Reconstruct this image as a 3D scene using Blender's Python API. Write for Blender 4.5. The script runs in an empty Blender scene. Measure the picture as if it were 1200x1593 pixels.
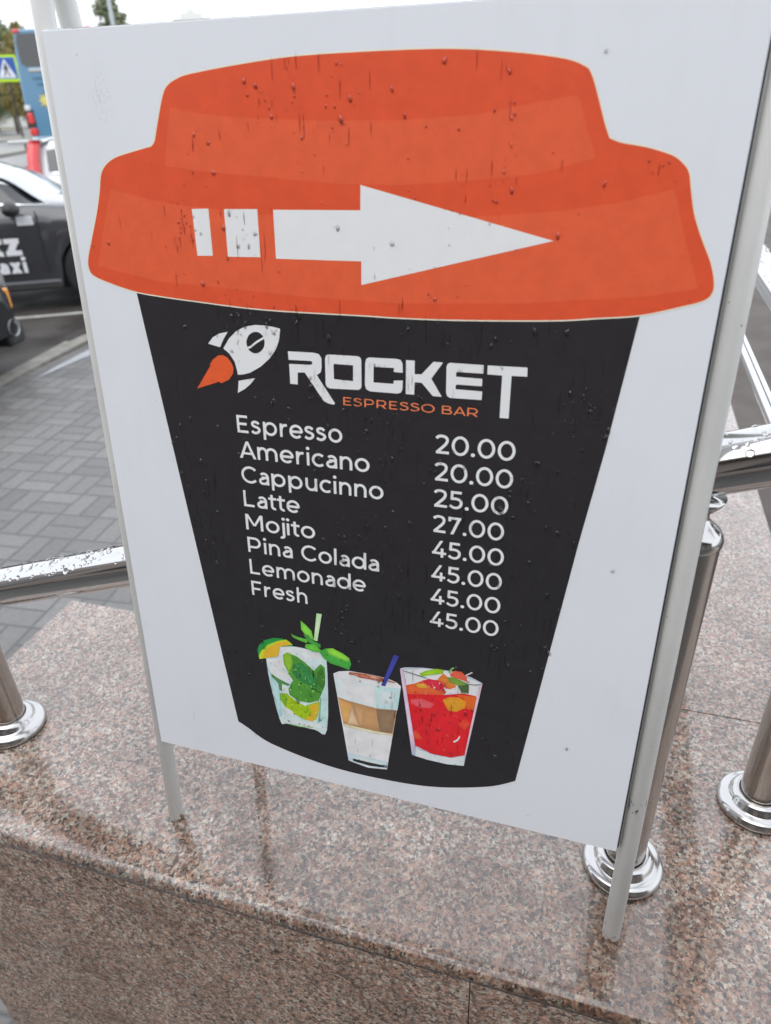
import bpy, bmesh, math, random
from mathutils import Vector, Matrix
from mathutils.geometry import tessellate_polygon
R = math.radians
S = bpy.context.scene
COL = S.collection

# ------------------------------------------------------------------ camera, sky, sun, exposure
CAP = 0.78                                   # height of the granite top above the pavement
cam_data = bpy.data.cameras.new('camera')
cam = bpy.data.objects.new('camera', cam_data); COL.objects.link(cam)
cx = Vector((0.958003, 0.285121, -0.030602)); cz = -Vector((-0.261012, 0.822814, -0.504826)); cy = cz.cross(cx)
cam.matrix_world = Matrix(((cx.x, cy.x, cz.x, 0), (cx.y, cy.y, cz.y, 0), (cx.z, cy.z, cz.z, 0.9155 + CAP), (0, 0, 0, 1)))
cam_data.sensor_fit = 'HORIZONTAL'; cam_data.sensor_width = 36; cam_data.lens = 33.354
cam_data.clip_start = 0.02; cam_data.clip_end = 3000
cam_data.dof.use_dof = True; cam_data.dof.focus_distance = 0.86; cam_data.dof.aperture_fstop = 7.5
S.camera = cam

SUN_EL, SUN_AZ = R(58), R(205)               # azimuth clockwise from +Y
W = bpy.data.worlds.new('World'); S.world = W; W.use_nodes = True
wt = W.node_tree; wt.nodes.clear()
def wn(t, **k):
    n = wt.nodes.new(t)
    for a, b in k.items(): setattr(n, a, b)
    return n
sky = wn('ShaderNodeTexSky', sky_type='NISHITA', sun_disc=False, sun_elevation=SUN_EL, sun_rotation=SUN_AZ, air_density=1.0, dust_density=2.0, ozone_density=1.0)
hs = wn('ShaderNodeMixRGB'); hs.inputs[0].default_value = 0.8; hs.inputs[2].default_value = (9.6, 10.0, 10.6, 1)   # an even cloud layer over the clear sky
tc = wn('ShaderNodeTexCoord'); cn = wn('ShaderNodeTexNoise'); cn.inputs['Scale'].default_value = 2.2; cn.inputs['Detail'].default_value = 5
mr = wn('ShaderNodeMapRange'); mr.inputs[3].default_value = 0.85; mr.inputs[4].default_value = 1.15
mul = wn('ShaderNodeMixRGB', blend_type='MULTIPLY'); mul.inputs[0].default_value = 1
bg = wn('ShaderNodeBackground'); bg.inputs['Strength'].default_value = 0.12
wo = wn('ShaderNodeOutputWorld')
for a, b in ((sky.outputs[0], hs.inputs[1]), (tc.outputs['Generated'], cn.inputs['Vector']), (cn.outputs[0], mr.inputs[0]),
             (hs.outputs[0], mul.inputs[1]), (mr.outputs[0], mul.inputs[2]), (mul.outputs[0], bg.inputs[0]), (bg.outputs[0], wo.inputs[0])):
    wt.links.new(a, b)
sd = bpy.data.lights.new('sun', 'SUN'); sd.energy = 0.6; sd.angle = R(60); sd.color = (1, 0.97, 0.93)
sun = bpy.data.objects.new('sun', sd); COL.objects.link(sun)
sdir = Vector((math.sin(SUN_AZ) * math.cos(SUN_EL), math.cos(SUN_AZ) * math.cos(SUN_EL), math.sin(SUN_EL)))
sun.rotation_euler = sdir.to_track_quat('Z', 'Y').to_euler(); sun.location = sdir * 30
S.view_settings.view_transform = 'Standard'; S.view_settings.look = 'None'
S.view_settings.exposure = 0.90; S.view_settings.gamma = 1.0

# ------------------------------------------------------------------ helpers
rnd = random.Random(7)
def lin(c):
    c /= 255.0
    return c / 12.92 if c <= 0.04045 else ((c + 0.055) / 1.055) ** 2.4
class Mat:
    """thin wrapper that makes node materials short to write"""
    def __init__(s, name, base=(0.5, 0.5, 0.5), rough=0.5, metal=0.0, **kw):
        s.m = bpy.data.materials.new(name); s.m.use_nodes = True
        s.t = s.m.node_tree; s.b = s.t.nodes['Principled BSDF']
        s.b.inputs['Base Color'].default_value = (*base, 1); s.b.inputs['Roughness'].default_value = rough; s.b.inputs['Metallic'].default_value = metal
        for k, v in kw.items(): s.b.inputs[k.replace('_', ' ')].default_value = v
    def n(s, typ, ins=None, **k):
        nd = s.t.nodes.new(typ)
        for a, b in k.items(): setattr(nd, a, b)
        for a, b in (ins or {}).items():
            if isinstance(b, bpy.types.NodeSocket): s.t.links.new(b, nd.inputs[a])
            else: nd.inputs[a].default_value = b
        return nd
    def link(s, a, inp): s.t.links.new(a, s.b.inputs[inp])
    def coord(s, scale=(1, 1, 1), rot=(0, 0, 0)):
        c = s.n('ShaderNodeTexCoord')
        return s.n('ShaderNodeMapping', {0: c.outputs['Object'], 'Scale': scale, 'Rotation': rot}).outputs[0]
    def noise(s, vec, scale, detail=4, rough=0.55): return s.n('ShaderNodeTexNoise', {'Vector': vec, 'Scale': scale, 'Detail': detail, 'Roughness': rough})
    def ramp(s, fac, stops, interp='LINEAR'):
        r = s.n('ShaderNodeValToRGB', {0: fac}); e = r.color_ramp; e.interpolation = interp
        while len(e.elements) < len(stops): e.elements.new(0.5)
        for el, (p, c) in zip(e.elements, stops): el.position = p; el.color = (*c, 1) if len(c) == 3 else c
        return r.outputs[0]
    def math(s, op, a, b=0.0): return s.n('ShaderNodeMath', {0: a, 1: b}, operation=op).outputs[0]
    def mix(s, f, a, b, mode='MIX'): return s.n('ShaderNodeMixRGB', {0: f, 1: a, 2: b}, blend_type=mode).outputs[0]
    def bump(s, h, strength=0.3, dist=0.001):
        b = s.n('ShaderNodeBump', {'Height': h, 'Strength': strength, 'Distance': dist}); s.link(b.outputs[0], 'Normal')
def g(v): return (v, v, v)

def mesh(name, verts, faces, mats, parent=None, fmat=None, smooth=False):
    me = bpy.data.meshes.new(name); me.from_pydata([tuple(v) for v in verts], [], faces)
    for m in (mats if isinstance(mats, (list, tuple)) else [mats]): me.materials.append(m.m if isinstance(m, Mat) else m)
    if fmat: me.polygons.foreach_set('material_index', fmat)
    if smooth: me.polygons.foreach_set('use_smooth', [True] * len(me.polygons))
    me.update()
    o = bpy.data.objects.new(name, me); COL.objects.link(o)
    if parent: o.parent = parent
    return o
def tag(o, label=None, cat=None, group=None, kind=None):
    if label: o['label'] = label
    if cat: o['category'] = cat
    if group: o['group'] = group
    if kind: o['kind'] = kind
    return o
def empty(name, loc, label, cat, rz=0, group=None):
    o = bpy.data.objects.new(name, None); COL.objects.link(o); o.location = loc; o.rotation_euler = (0, 0, rz); o.empty_display_size = 0.1
    return tag(o, label, cat, group)
class B:
    """collects shapes into one mesh"""
    def __init__(s): s.v = []; s.f = []; s.k = []; s.sm = []
    def add(s, v, f, k=0, sm=False):
        o = len(s.v); s.v += [tuple(p) for p in v]; s.f += [tuple(i + o for i in q) for q in f]; s.k += [k] * len(f); s.sm += [sm] * len(f); return s
    def box(s, a, b, k=0):
        (x0, y0, z0), (x1, y1, z1) = a, b
        v = [(x, y, z) for z in (z0, z1) for y in (y0, y1) for x in (x0, x1)]
        return s.add(v, [(0, 2, 3, 1), (4, 5, 7, 6), (0, 1, 5, 4), (2, 6, 7, 3), (0, 4, 6, 2), (1, 3, 7, 5)], k)
    def tube(s, pts, r, n=16, k=0, caps=True):
        pts = [Vector(p) for p in pts]; rs = r if isinstance(r, (list, tuple)) else [r] * len(pts)
        v = []; up = None
        for i, p in enumerate(pts):
            d = (pts[min(i + 1, len(pts) - 1)] - pts[max(i - 1, 0)]).normalized()
            if up is None: up = Vector((0, 0, 1)) if abs(d.z) < 0.9 else Vector((1, 0, 0))
            a = d.cross(up).normalized(); b = a.cross(d).normalized(); up = b
            for j in range(n):
                t = 2 * math.pi * j / n; v.append(p + (a * math.cos(t) + b * math.sin(t)) * rs[i])
        f = [(i * n + j, i * n + (j + 1) % n, (i + 1) * n + (j + 1) % n, (i + 1) * n + j) for i in range(len(pts) - 1) for j in range(n)]
        f = [q[::-1] for q in f]
        s.add(v, f, k, True)
        if caps: s.add(v[:n], [tuple(range(n))], k); s.add(v[-n:], [tuple(range(n))[::-1]], k)
        return s
    def lathe(s, prof, c=(0, 0, 0), n=32, k=0, axis='Z'):
        c = Vector(c); v = []
        for r, z in prof:
            for j in range(n):
                t = 2 * math.pi * j / n; p = (r * math.cos(t), r * math.sin(t), z)
                if axis == 'Y': p = (p[0], z, p[1])
                v.append(c + Vector(p))
        f = [(i * n + j, i * n + (j + 1) % n, (i + 1) * n + (j + 1) % n, (i + 1) * n + j) for i in range(len(prof) - 1) for j in range(n)]
        return s.add(v, f, k, True)
    def out(s, name, mats, parent=None):
        o = mesh(name, s.v, s.f, mats, parent, s.k); o.data.polygons.foreach_set('use_smooth', s.sm); return o
def bevel(o, w, seg=3):
    m = o.modifiers.new('bevel', 'BEVEL'); m.width = w; m.segments = seg; m.limit_method = 'ANGLE'; m.angle_limit = R(40)
    for p in o.data.polygons: p.use_smooth = True
    try: m.harden_normals = True
    except Exception: pass
    return o
def crom(pts, n=6, closed=False):
    """Catmull-Rom curve through 2-D or 3-D points"""
    P = [Vector(p) for p in pts]; out = []; N = len(P)
    for i in range(N if closed else N - 1):
        if closed: a, b, c, d = P[i - 1], P[i], P[(i + 1) % N], P[(i + 2) % N]
        else: a, b, c, d = P[max(i - 1, 0)], P[i], P[i + 1], P[min(i + 2, N - 1)]
        for j in range(n):
            t = j / n; out.append(0.5 * ((2 * b) + (c - a) * t + (2 * a - 5 * b + 4 * c - d) * t * t + (3 * b - a - 3 * c + d) * t ** 3))
    if not closed: out.append(P[-1])
    return out

# ------------------------------------------------------------------ materials
def granite(name, edge=False, face=False):
    m = Mat(name, rough=0.2)
    c = m.coord()
    V = lambda op, x_, y_: m.n('ShaderNodeVectorMath', {0: x_, 1: y_}, operation=op).outputs[0]
    w = V('MULTIPLY', m.noise(c, 90, 5, 0.7).outputs['Color'], (0.013, 0.013, 0.013)); w2 = V('MULTIPLY', m.noise(c, 420, 3, 0.7).outputs['Color'], (0.0045, 0.0045, 0.0045))
    cc = V('ADD', V('ADD', c, w), w2)
    v1 = m.n('ShaderNodeTexVoronoi', {'Vector': cc, 'Scale': 235.0})
    sep = m.n('ShaderNodeSeparateColor', {0: v1.outputs['Color']})
    k = 0.53 if not face else 0.98
    tones = [(0.0, (0.43 * k, 0.25 * k, 0.18 * k)), (0.20, (0.60 * k, 0.39 * k, 0.29 * k)), (0.40, (0.68 * k, 0.62 * k, 0.53 * k)), (0.56, (0.44 * k, 0.435 * k, 0.38 * k)),
             (0.69, (0.22 * k, 0.135 * k, 0.095 * k)), (0.83, (0.15 * k, 0.125 * k, 0.115 * k)), (0.93, (0.018, 0.018, 0.02))]
    col = m.ramp(sep.outputs[0], tones, 'CONSTANT')
    cloud = m.noise(c, 130, 6, 0.7)                       # fine crystals between the large grains
    col = m.mix(0.18, col, m.ramp(cloud.outputs[0], [(0.36, (0.16 * k, 0.10 * k, 0.08 * k)), (0.47, (0.44 * k, 0.29 * k, 0.225 * k)), (0.56, (0.52 * k, 0.46 * k, 0.40 * k)), (0.66, (0.60 * k, 0.57 * k, 0.52 * k))]))
    v2 = m.n('ShaderNodeTexVoronoi', {'Vector': cc, 'Scale': 430.0})
    sp2 = m.n('ShaderNodeSeparateColor', {0: v2.outputs['Color']})
    fine = m.ramp(sp2.outputs[1], [(0.0, g(0.55)), (0.2, g(0.9)), (0.75, g(1.2)), (0.90, g(0.18))], 'CONSTANT')
    col = m.mix(0.95, col, fine, 'MULTIPLY')
    big = m.noise(c, 7, 5, 0.6)
    col = m.mix(0.75, col, m.ramp(big.outputs[0], [(0.32, (0.66, 0.57, 0.51)), (0.48, (0.98, 0.95, 0.92)), (0.70, (1.22, 1.20, 1.16))]), 'MULTIPLY')
    mid = m.noise(c, 42, 3)
    col = m.mix(0.7, col, m.ramp(mid.outputs[0], [(0.35, (0.80, 0.74, 0.72)), (0.62, (1.15, 1.15, 1.15))]), 'MULTIPLY')
    if not face:                                          # dark reflection of the board, painted into the stone colour before its feet
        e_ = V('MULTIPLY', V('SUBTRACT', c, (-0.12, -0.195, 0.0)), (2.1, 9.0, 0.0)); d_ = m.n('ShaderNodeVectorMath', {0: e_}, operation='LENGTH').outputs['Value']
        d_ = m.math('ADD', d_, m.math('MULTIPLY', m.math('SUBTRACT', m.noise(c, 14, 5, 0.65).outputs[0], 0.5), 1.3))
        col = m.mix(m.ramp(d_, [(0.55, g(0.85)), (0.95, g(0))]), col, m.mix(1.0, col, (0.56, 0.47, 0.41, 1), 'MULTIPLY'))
    m.link(col, 'Base Color')
    wet = m.noise(m.coord(), 9, 4)
    if face:
        m.link(m.ramp(wet.outputs[0], [(0.3, g(0.30)), (0.7, g(0.42))]), 'Roughness')
    else:
        m.link(m.ramp(wet.outputs[0], [(0.35, g(0.14)), (0.6, g(0.24)), (0.75, g(0.34))]), 'Roughness')
        m.b.inputs['Coat Weight'].default_value = 1.0; m.b.inputs['Coat Roughness'].default_value = 0.06; m.b.inputs['Coat IOR'].default_value = 1.62
    if edge: m.b.inputs['Coat Roughness'].default_value = 0.25; m.b.inputs['Coat Weight'].default_value = 0.5
    m.bump(m.noise(m.coord(), 260, 2).outputs[0], 0.05, 0.001)
    return m
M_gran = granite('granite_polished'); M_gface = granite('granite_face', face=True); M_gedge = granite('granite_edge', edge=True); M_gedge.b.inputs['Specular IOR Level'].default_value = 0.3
M_core = Mat('concrete', (0.30, 0.27, 0.25), 0.8)

def steel(name, base, r0, r1, brushed=False):
    m = Mat(name, base, 0.1, 1.0)
    v = m.coord((1, 1, 0.05) if brushed else (1, 1, 1))
    nz = m.noise(v, 300 if brushed else 25, 4)
    m.link(m.ramp(nz.outputs[0], [(0.3, g(r0)), (0.75, g(r1))]), 'Roughness')
    if brushed: m.bump(nz.outputs[0], 0.04, 0.0005)
    return m
M_rail = steel('steel_polished', (0.50, 0.49, 0.485), 0.06, 0.13)
M_post = steel('steel_brushed', (0.42, 0.39, 0.36), 0.14, 0.26, True)
M_flange = steel('steel_flange', (0.46, 0.45, 0.44), 0.10, 0.24)
def film_mat():
    m = Mat('rain_film'); t = m.t; t.nodes.remove(m.b); out = [n for n in t.nodes if n.type == 'OUTPUT_MATERIAL'][0]
    lw = m.n('ShaderNodeLayerWeight', {'Blend': 0.35}); tr = m.n('ShaderNodeBsdfTransparent', {'Color': m.ramp(lw.outputs['Facing'], [(0.22, (0.95, 0.93, 0.92)), (0.45, (0.86, 0.82, 0.80)), (0.70, (0.74, 0.67, 0.65))])})
    gl = m.n('ShaderNodeBsdfGlossy', {'Color': (1, 1, 1, 1), 'Roughness': 0.03}); fr = m.n('ShaderNodeFresnel', {'IOR': 1.5})
    mx = m.n('ShaderNodeMixShader', {0: fr.outputs[0], 1: tr.outputs[0], 2: gl.outputs[0]}); t.links.new(mx.outputs[0], out.inputs[0]); return m
M_film = film_mat()
M_water = Mat('water', (1, 1, 1), 0.0, 0.0, Transmission_Weight=1.0, IOR=1.33, Specular_IOR_Level=0.35)

def paint_tube():
    m = Mat('white_painted_steel', rough=0.32)
    c = m.coord(); a = m.noise(c, 6, 5); col = m.ramp(a.outputs[0], [(0.35, (0.55, 0.55, 0.53)), (0.7, (0.66, 0.66, 0.63))])
    chips = m.noise(c, 95, 3, 0.6); ck = m.ramp(chips.outputs[0], [(0.735, g(0)), (0.75, g(1))])
    col = m.mix(ck, col, (0.09, 0.06, 0.04, 1))
    low = m.n('ShaderNodeSeparateXYZ', {0: c}).outputs[2]
    pk = m.math('MULTIPLY', m.ramp(m.math('ABSOLUTE', m.math('SUBTRACT', low, 0.228)), [(0.0, g(1)), (0.028, g(0.0))]), m.math('GREATER_THAN', m.n('ShaderNodeSeparateXYZ', {0: c}).outputs[0], 0.4))
    pn = m.noise(m.coord((1.6, 1.6, .6)), 150, 4, 0.6)
    col = m.mix(m.ramp(m.math('ADD', pn.outputs[0], m.math('MULTIPLY', pk, 0.19)), [(0.735, g(0)), (0.76, g(1))]), col, (0.035, 0.03, 0.028, 1))
    ru = m.noise(c, 130, 3, 0.6); lk = m.ramp(low, [(0.0, g(0.30)), (0.018, g(0.12)), (0.09, g(0.0))])
    rk = m.ramp(m.math('ADD', ru.outputs[0], lk), [(0.74, g(0)), (0.80, g(1))])
    col = m.mix(rk, col, (0.22, 0.10, 0.04, 1))
    m.link(col, 'Base Color'); m.bump(m.noise(c, 60, 3).outputs[0], 0.08, 0.001); return m
M_tube = paint_tube()
M_black = Mat('black_edge', (0.045, 0.045, 0.047), 0.45)

def print_mat(name, rgb, rough=0.38, vary=0.06, k=1.32):
    base = [min(0.84, lin(c) * k) for c in rgb]
    m = Mat(name, base, rough)
    nz = m.noise(m.coord(), 55, 4)
    m.link(m.mix(1.0, (*base, 1), m.ramp(nz.outputs[0], [(0.3, g(1 - vary)), (0.7, g(1 + vary))]), 'MULTIPLY'), 'Base Color')
    fz = m.noise(m.coord((1, 1, 0.35)), 900, 2)
    m.bump(fz.outputs[0], 0.05, 0.0006)
    return m
def panel_mat():
    m = Mat('white_laminate', (0.78, 0.79, 0.81), 0.33)
    c = m.coord(); col = (0.80, 0.822, 0.86, 1)
    sm = m.noise(c, 5, 6, 0.65); col = m.mix(m.ramp(sm.outputs[0], [(0.48, g(0)), (0.8, g(0.17))]), col, (0.52, 0.52, 0.52, 1))
    st = m.noise(m.coord((40, 1, 3)), 1.5, 5); col = m.mix(m.ramp(st.outputs[0], [(0.55, g(0)), (0.8, g(0.10))]), col, (0.55, 0.56, 0.58, 1))
    sp = m.noise(c, 190, 2, 0.5); col = m.mix(m.ramp(sp.outputs[0], [(0.765, g(0)), (0.79, g(0.55))]), col, (0.25, 0.22, 0.18, 1))
    # the grey scuff near the upper left corner
    d = m.n('ShaderNodeVectorMath', {0: m.n('ShaderNodeVectorMath', {0: c, 1: (1, 1, 0.5)}, operation='MULTIPLY').outputs[0], 1: (0.052, 0.0, 0.463)}, operation='DISTANCE').outputs['Value']
    k = m.math('MULTIPLY', m.ramp(d, [(0.0, g(1)), (0.016, g(0))]), m.ramp(m.noise(c, 420, 3, 0.7).outputs[0], [(0.52, g(0)), (0.66, g(0.45))]))
    col = m.mix(k, col, (0.28, 0.27, 0.25, 1))
    m.link(col, 'Base Color'); m.bump(m.noise(m.coord((1, 1, 0.4)), 70, 4).outputs[0], 0.05, 0.0008); return m
M_panel = panel_mat()

# ------------------------------------------------------------------ lettering: stroke-built geometric sans
def arc(cx, cy, rx, ry, a0, a1, n=22): return [(cx + rx * math.cos(R(a0 + (a1 - a0) * i / n)), cy + ry * math.sin(R(a0 + (a1 - a0) * i / n))) for i in range(n + 1)]
def glyphs(w):
    h = w / 2; x = 0.75; G = {}
    L_ = lambda *p: ('L', list(p)); P_ = lambda *p: ('P', list(p)); O_ = lambda cx, cy, rx, ry: ('O', (cx, cy, rx, ry)); D_ = lambda cx, cy, r: ('D', (cx, cy, r))
    C_ = lambda pts: ('L', [tuple(p) for p in crom(pts, 5)])
    ro = x / 2 + 0.015 - h; so = 0.385 - h
    G['E'] = ([L_((h, 0), (h, 1)), L_((0, 1 - h), (.64, 1 - h)), L_((0, .51), (.58, .51)), L_((0, h), (.66, h))], .70, .1)
    G['F'] = ([L_((h, 0), (h, 1)), L_((0, 1 - h), (.64, 1 - h)), L_((0, .46), (.57, .46))], .64, .1)
    G['L'] = ([L_((h, 0), (h, 1)), L_((0, h), (.62, h))], .62, .1)
    s = w * 1.12
    G['A'] = ([P_((0, 0), (s, 0), (.475 + s * .42, 1), (.475 - s * .42, 1)), P_((.95, 0), (.95 - s, 0), (.475 - s * .42, 1), (.475 + s * .42, 1)), P_((.17, .23), (.78, .23), (.73, .23 + w * .9), (.22, .23 + w * .9))], .95, .0)
    G['M'] = ([L_((h, 0), (h, 1)), L_((.98 - h, 0), (.98 - h, 1)), P_((0, 1), (s, 1), (.49 + h * .75, .30), (.49 - h * .9, .26)), P_((.98, 1), (.98 - s, 1), (.49 - h * .75, .30), (.49 + h * .9, .26))], .98, .1)
    G['C'] = ([L_(*arc(.51, .5, .51 - h, .515 - h, 42, 318, 34))], .90, .05)
    G['O'] = ([O_(.53, .5, .53 - h, .515 - h)], 1.06, .05)
    G['P'] = ([L_((h, 0), (h, 1)), L_((h, 1 - h), (.44, 1 - h), *arc(.44, .64, .36 - h, .36 - h, 90, -90, 18), (h, .28 + h))], .80, .1)
    G['R'] = ([L_((h, 0), (h, 1)), L_((h, 1 - h), (.44, 1 - h), *arc(.44, .64, .36 - h, .36 - h, 90, -90, 18), (h, .28 + h)), P_((.36, .30), (.53, .34), (.83, 0), (.65, 0))], .83, .1)
    G['B'] = ([L_((h, 0), (h, 1)), L_((h, 1 - h), (.46, 1 - h), *arc(.46, .755, .27 - h, .245 - h, 90, -90, 14), (h, .51)), L_((h, .51), (.50, .51), *arc(.50, .28, .31 - h, .28 - h, 90, -90, 14), (h, h))], .81, .1)
    sp = [(.50, .83), (.40, .94), (.26, .985), (.12, .93), (.06, .80), (.12, .66), (.28, .57), (.44, .49), (.52, .35), (.46, .18), (.30, .07), (.13, .09), (.01, .20)]
    def spts(H, Wd): return [(h * .2 + (a / .56) * (Wd - h * .9), h + (b - .075) / .91 * (H - 2 * h)) for a, b in sp]
    G['S'] = ([C_(spts(1.015, .74))], .74, .06)
    G['s'] = ([C_(spts(x + .015, .55))], .56, .05)
    G['o'] = ([O_(.385, x / 2, so, ro)], .77, .05)
    G['c'] = ([L_(*arc(.385, x / 2, so, ro, 46, 314, 28))], .65, .05)
    G['e'] = ([L_((.06, x / 2 - .01), (.72, x / 2 - .01)), L_(*arc(.385, x / 2, so, ro, -4, 318, 34))], .77, .05)
    G['p'] = ([L_((h, -.27), (h, x)), O_(.42, x / 2, so, ro)], .81, .08)
    G['d'] = ([L_((.81 - h, 0), (.81 - h, 1.06)), O_(.385, x / 2, so, ro)], .81, .05)
    G['r'] = ([L_((h, 0), (h, x)), C_([(h * 1.1, .36), (.13, .54), (.24, .65), (.42, .675)])], .42, .08)
    def arch(x0, x1): return L_((x0, .40), *arc((x0 + x1) / 2, .40, (x1 - x0) / 2, x + .012 - h - .40, 180, 0, 18), (x1, 0))
    G['n'] = ([L_((h, 0), (h, x)), arch(h, .66 - h)], .66, .08)
    G['h'] = ([L_((h, 0), (h, 1.06)), arch(h, .66 - h)], .66, .08)
    G['m'] = ([L_((h, 0), (h, x)), arch(h, .60 - h), arch(.60 - h, 1.13 - h)], 1.13, .08)
    G['u'] = ([L_((.66 - h, 0), (.66 - h, x)), L_((h, x), (h, .35), *arc(.33, .35, .33 - h, .36 - h, 180, 360, 18))], .66, .08)
    G['i'] = ([L_((h, 0), (h, x)), D_(h, .98, w * .66)], w, .08)
    G['j'] = ([L_((.16, x), (.16, -.10), *arc(.02, -.10, .14, .11, 0, -115, 10)), D_(.16, .98, w * .66)], .16 + h, .02)
    G['l'] = ([L_((h, 0), (h, 1.06))], w, .08)
    G['a'] = ([L_((.60 - h, 0), (.60 - h, .44), *arc(.31, .44, .29 - h, .31 - h, 0, 140, 18)), L_((.60 - h, .43), (.25, .43), *arc(.25, .215, .24 - h, .215 - h + .008, 90, 270, 14), (.38, h * .95), (.60 - h, .20))], .60, .06)
    G['t'] = ([L_((.20, .92), (.20, .22), *arc(.37, .22, .17, .22 - h + .01, 180, 285, 12)), L_((.0, x - h), (.46, x - h))], .46, .02)
    G['x'] = ([P_((0, x), (w * 1.3, x), (.66, 0), (.66 - w * 1.3, 0)), P_((.66, x), (.66 - w * 1.3, x), (0, 0), (w * 1.3, 0))], .66, .03)
    G['z'] = ([L_((0, x - h), (.60, x - h)), L_((0, h), (.62, h)), P_((.60 - w * 1.4, x - h), (.60, x - h), (w * 1.4, h), (0, h))], .62, .05)
    G['0'] = ([O_(.415, .5, .415 - h, .515 - h)], .83, .06)
    G['2'] = ([L_(*[tuple(p) for p in crom([(.03, .80), (.12, .90), (.30, .945), (.50, .88), (.56, .72), (.50, .55), (.36, .38), (.10, .10)], 5)]), L_((.02, h), (.66, h))], .66, .06)
    G['5'] = ([L_((.07, 1 - h), (.58, 1 - h)), L_((.12, 1), (.095, .53)), C_([(.06, .55), (.20, .575), (.36, .57), (.52, .50), (.575, .34), (.51, .16), (.34, .065), (.16, .09), (.02, .19)])], .65, .06)
    G['4'] = ([P_((.0, .22), (.15, .22), (.57, 1), (.41, 1)), L_((.0, .25), (.75, .25)), L_((.53, 0), (.53, .55))], .75, .06)
    G['7'] = ([L_((.0, 1 - h), (.66, 1 - h)), L_((h, 1), (h, .74)), P_((.66, .95), (.66 - w * 1.1, .95), (.13, 0), (.13 + w * 1.12, 0))], .66, .06)
    G['.'] = ([D_(.10, .09, .10)], .20, .05)
    G[' '] = ([], .40, 0)
    return G
def stroke(pts, w):
    """ribbon polygon strip with mitred joints and butt ends"""
    P = [Vector(p) for p in pts]; q = [P[0]]
    for p in P[1:]:
        if (p - q[-1]).length > 1e-4: q.append(p)
    P = q; v = []; n = len(P)
    for i, p in enumerate(P):
        a = (P[i] - P[i - 1]).normalized() if i else None; b = (P[i + 1] - P[i]).normalized() if i < n - 1 else None
        a = a or b; b = b or a
        t = (a + b)
        t = t.normalized() if t.length > 1e-3 else a
        nn = Vector((-t.y, t.x)); k = min(1.6, 1 / max(0.4, nn.dot(Vector((-a.y, a.x)))))
        v += [p + nn * w / 2 * k, p - nn * w / 2 * k]
    return v, [(2 * i, 2 * i + 1, 2 * i + 3, 2 * i + 2) for i in range(n - 1)]
def lay_text(txt, w=0.145, gap=1.0):
    """list of (2-D verts, faces) and the total width, cap height 1"""
    G = glyphs(w); pen = 0; out = []; prev = 0
    for i, ch in enumerate(txt):
        parts, adv, sb = G[ch]
        if i: pen += (sb + prev) * gap
        for kind, d in parts:
            if kind == 'L': v, f = stroke(d, w)
            elif kind == 'P': v, f = [Vector(p) for p in d], [tuple(range(len(d)))]
            elif kind == 'D': v, f = [Vector(p) for p in arc(d[0], d[1], d[2], d[2], 0, 345, 23)], [tuple(range(24))]
            else:
                a = arc(d[0], d[1], d[2] + w / 2, d[3] + w / 2, 0, 360 - 7.5, 47); b = arc(d[0], d[1], d[2] - w / 2, d[3] - w / 2, 0, 360 - 7.5, 47)
                v = [Vector(p) for p in a + b]; f = [(j, (j + 1) % 48, 48 + (j + 1) % 48, 48 + j) for j in range(48)]
            out.append(([Vector((p.x + pen, p.y)) for p in v], f))
        pen += adv; prev = sb
    return out, pen

# printed artwork of the menu board, millimetres from the lower left corner of the panel
LID = [[(99.4,727.8),(103.5,732.7),(108.2,745.4),(116.2,765.7),(122.1,774.4),(132,779.4),(148.3,783.1),(202.8,788.8),(253.6,792),(333.4,792.3),(383.3,790.8),(430.7,786.3),(463.4,781.1),(477.4,776.1),(482.4,771.6),(488.1,759.4),(496.2,738.8),(501.1,728.3)],[(501.1,728.3),(510.6,725),(529.1,721.7),(547.3,716.4),(555.8,711.1),(561.4,704.6),(564.5,694),(569.7,676.6),(577.7,659.3),(587.6,641.2),(592.5,627.5),(592.8,618.3),(587,612.1),(569.4,606.4),(541.9,599),(507.8,595),(470.2,591.2),(391.2,587.6),(335,586.7),(304.3,587.1),(200.7,587.8),(124.7,592.6),(89.6,595.4),(61.2,598.6),(33.7,605.3),(14.4,612.1),(9.6,618.8),(10.5,628.6),(18.3,646.6),(29.2,671.1),(36.2,690.2),(40.4,704.1),(46.6,712),(57.8,718.4),(76,723),(99.4,727.8)]]
LID_UP = [(122.6,758.6),(151.5,753),(188.8,748.7),(260.6,745.2),(333.8,743.7),(397.6,746.4),(457,755.3),(474.8,757.8),(492.5,714.7),(449.4,704.1),(394.3,699),(334.2,695.7),(273.4,697.1),(210.9,702.3),(158.9,706.1),(111.1,711.6)]
LID_LOW = [(48.7,692.7),(81.5,685),(118,679.2),(213.5,670.8),(334.4,668.6),(414.4,672.8),(468.6,677),(511.4,683),(553.2,693.1),(566.2,658.6),(581.9,621.3),(544.8,613.9),(445.2,603.9),(334.9,599.1),(247.7,601),(175,605.1),(87.4,609.7),(20.9,621.6),(35.2,660.1)]
CUP = [(61.4,599.5),(85.1,396.2),(124.4,67.8),(137.6,60.7),(169.8,42.8),(243.7,28.3),(314.6,26.8),(382.4,33.6),(447,53.3),(479.5,72),(515.9,382.9),(529,482.3),(541.8,600),(469.7,595.5),(322.8,594),(125.3,597.2)]
ARROW = [[(134.6,675.4),(151.4,675.8),(151.5,635),(135.6,634.6)],[(168,675.5),(201.2,675.8),(201.1,635.1),(168,634.7)],[(217.3,675.3),(300.1,675.6),(300.4,695.6),(466.2,654.4),(300.1,614.1),(300.4,634.3),(217.3,634.3)]]
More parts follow.
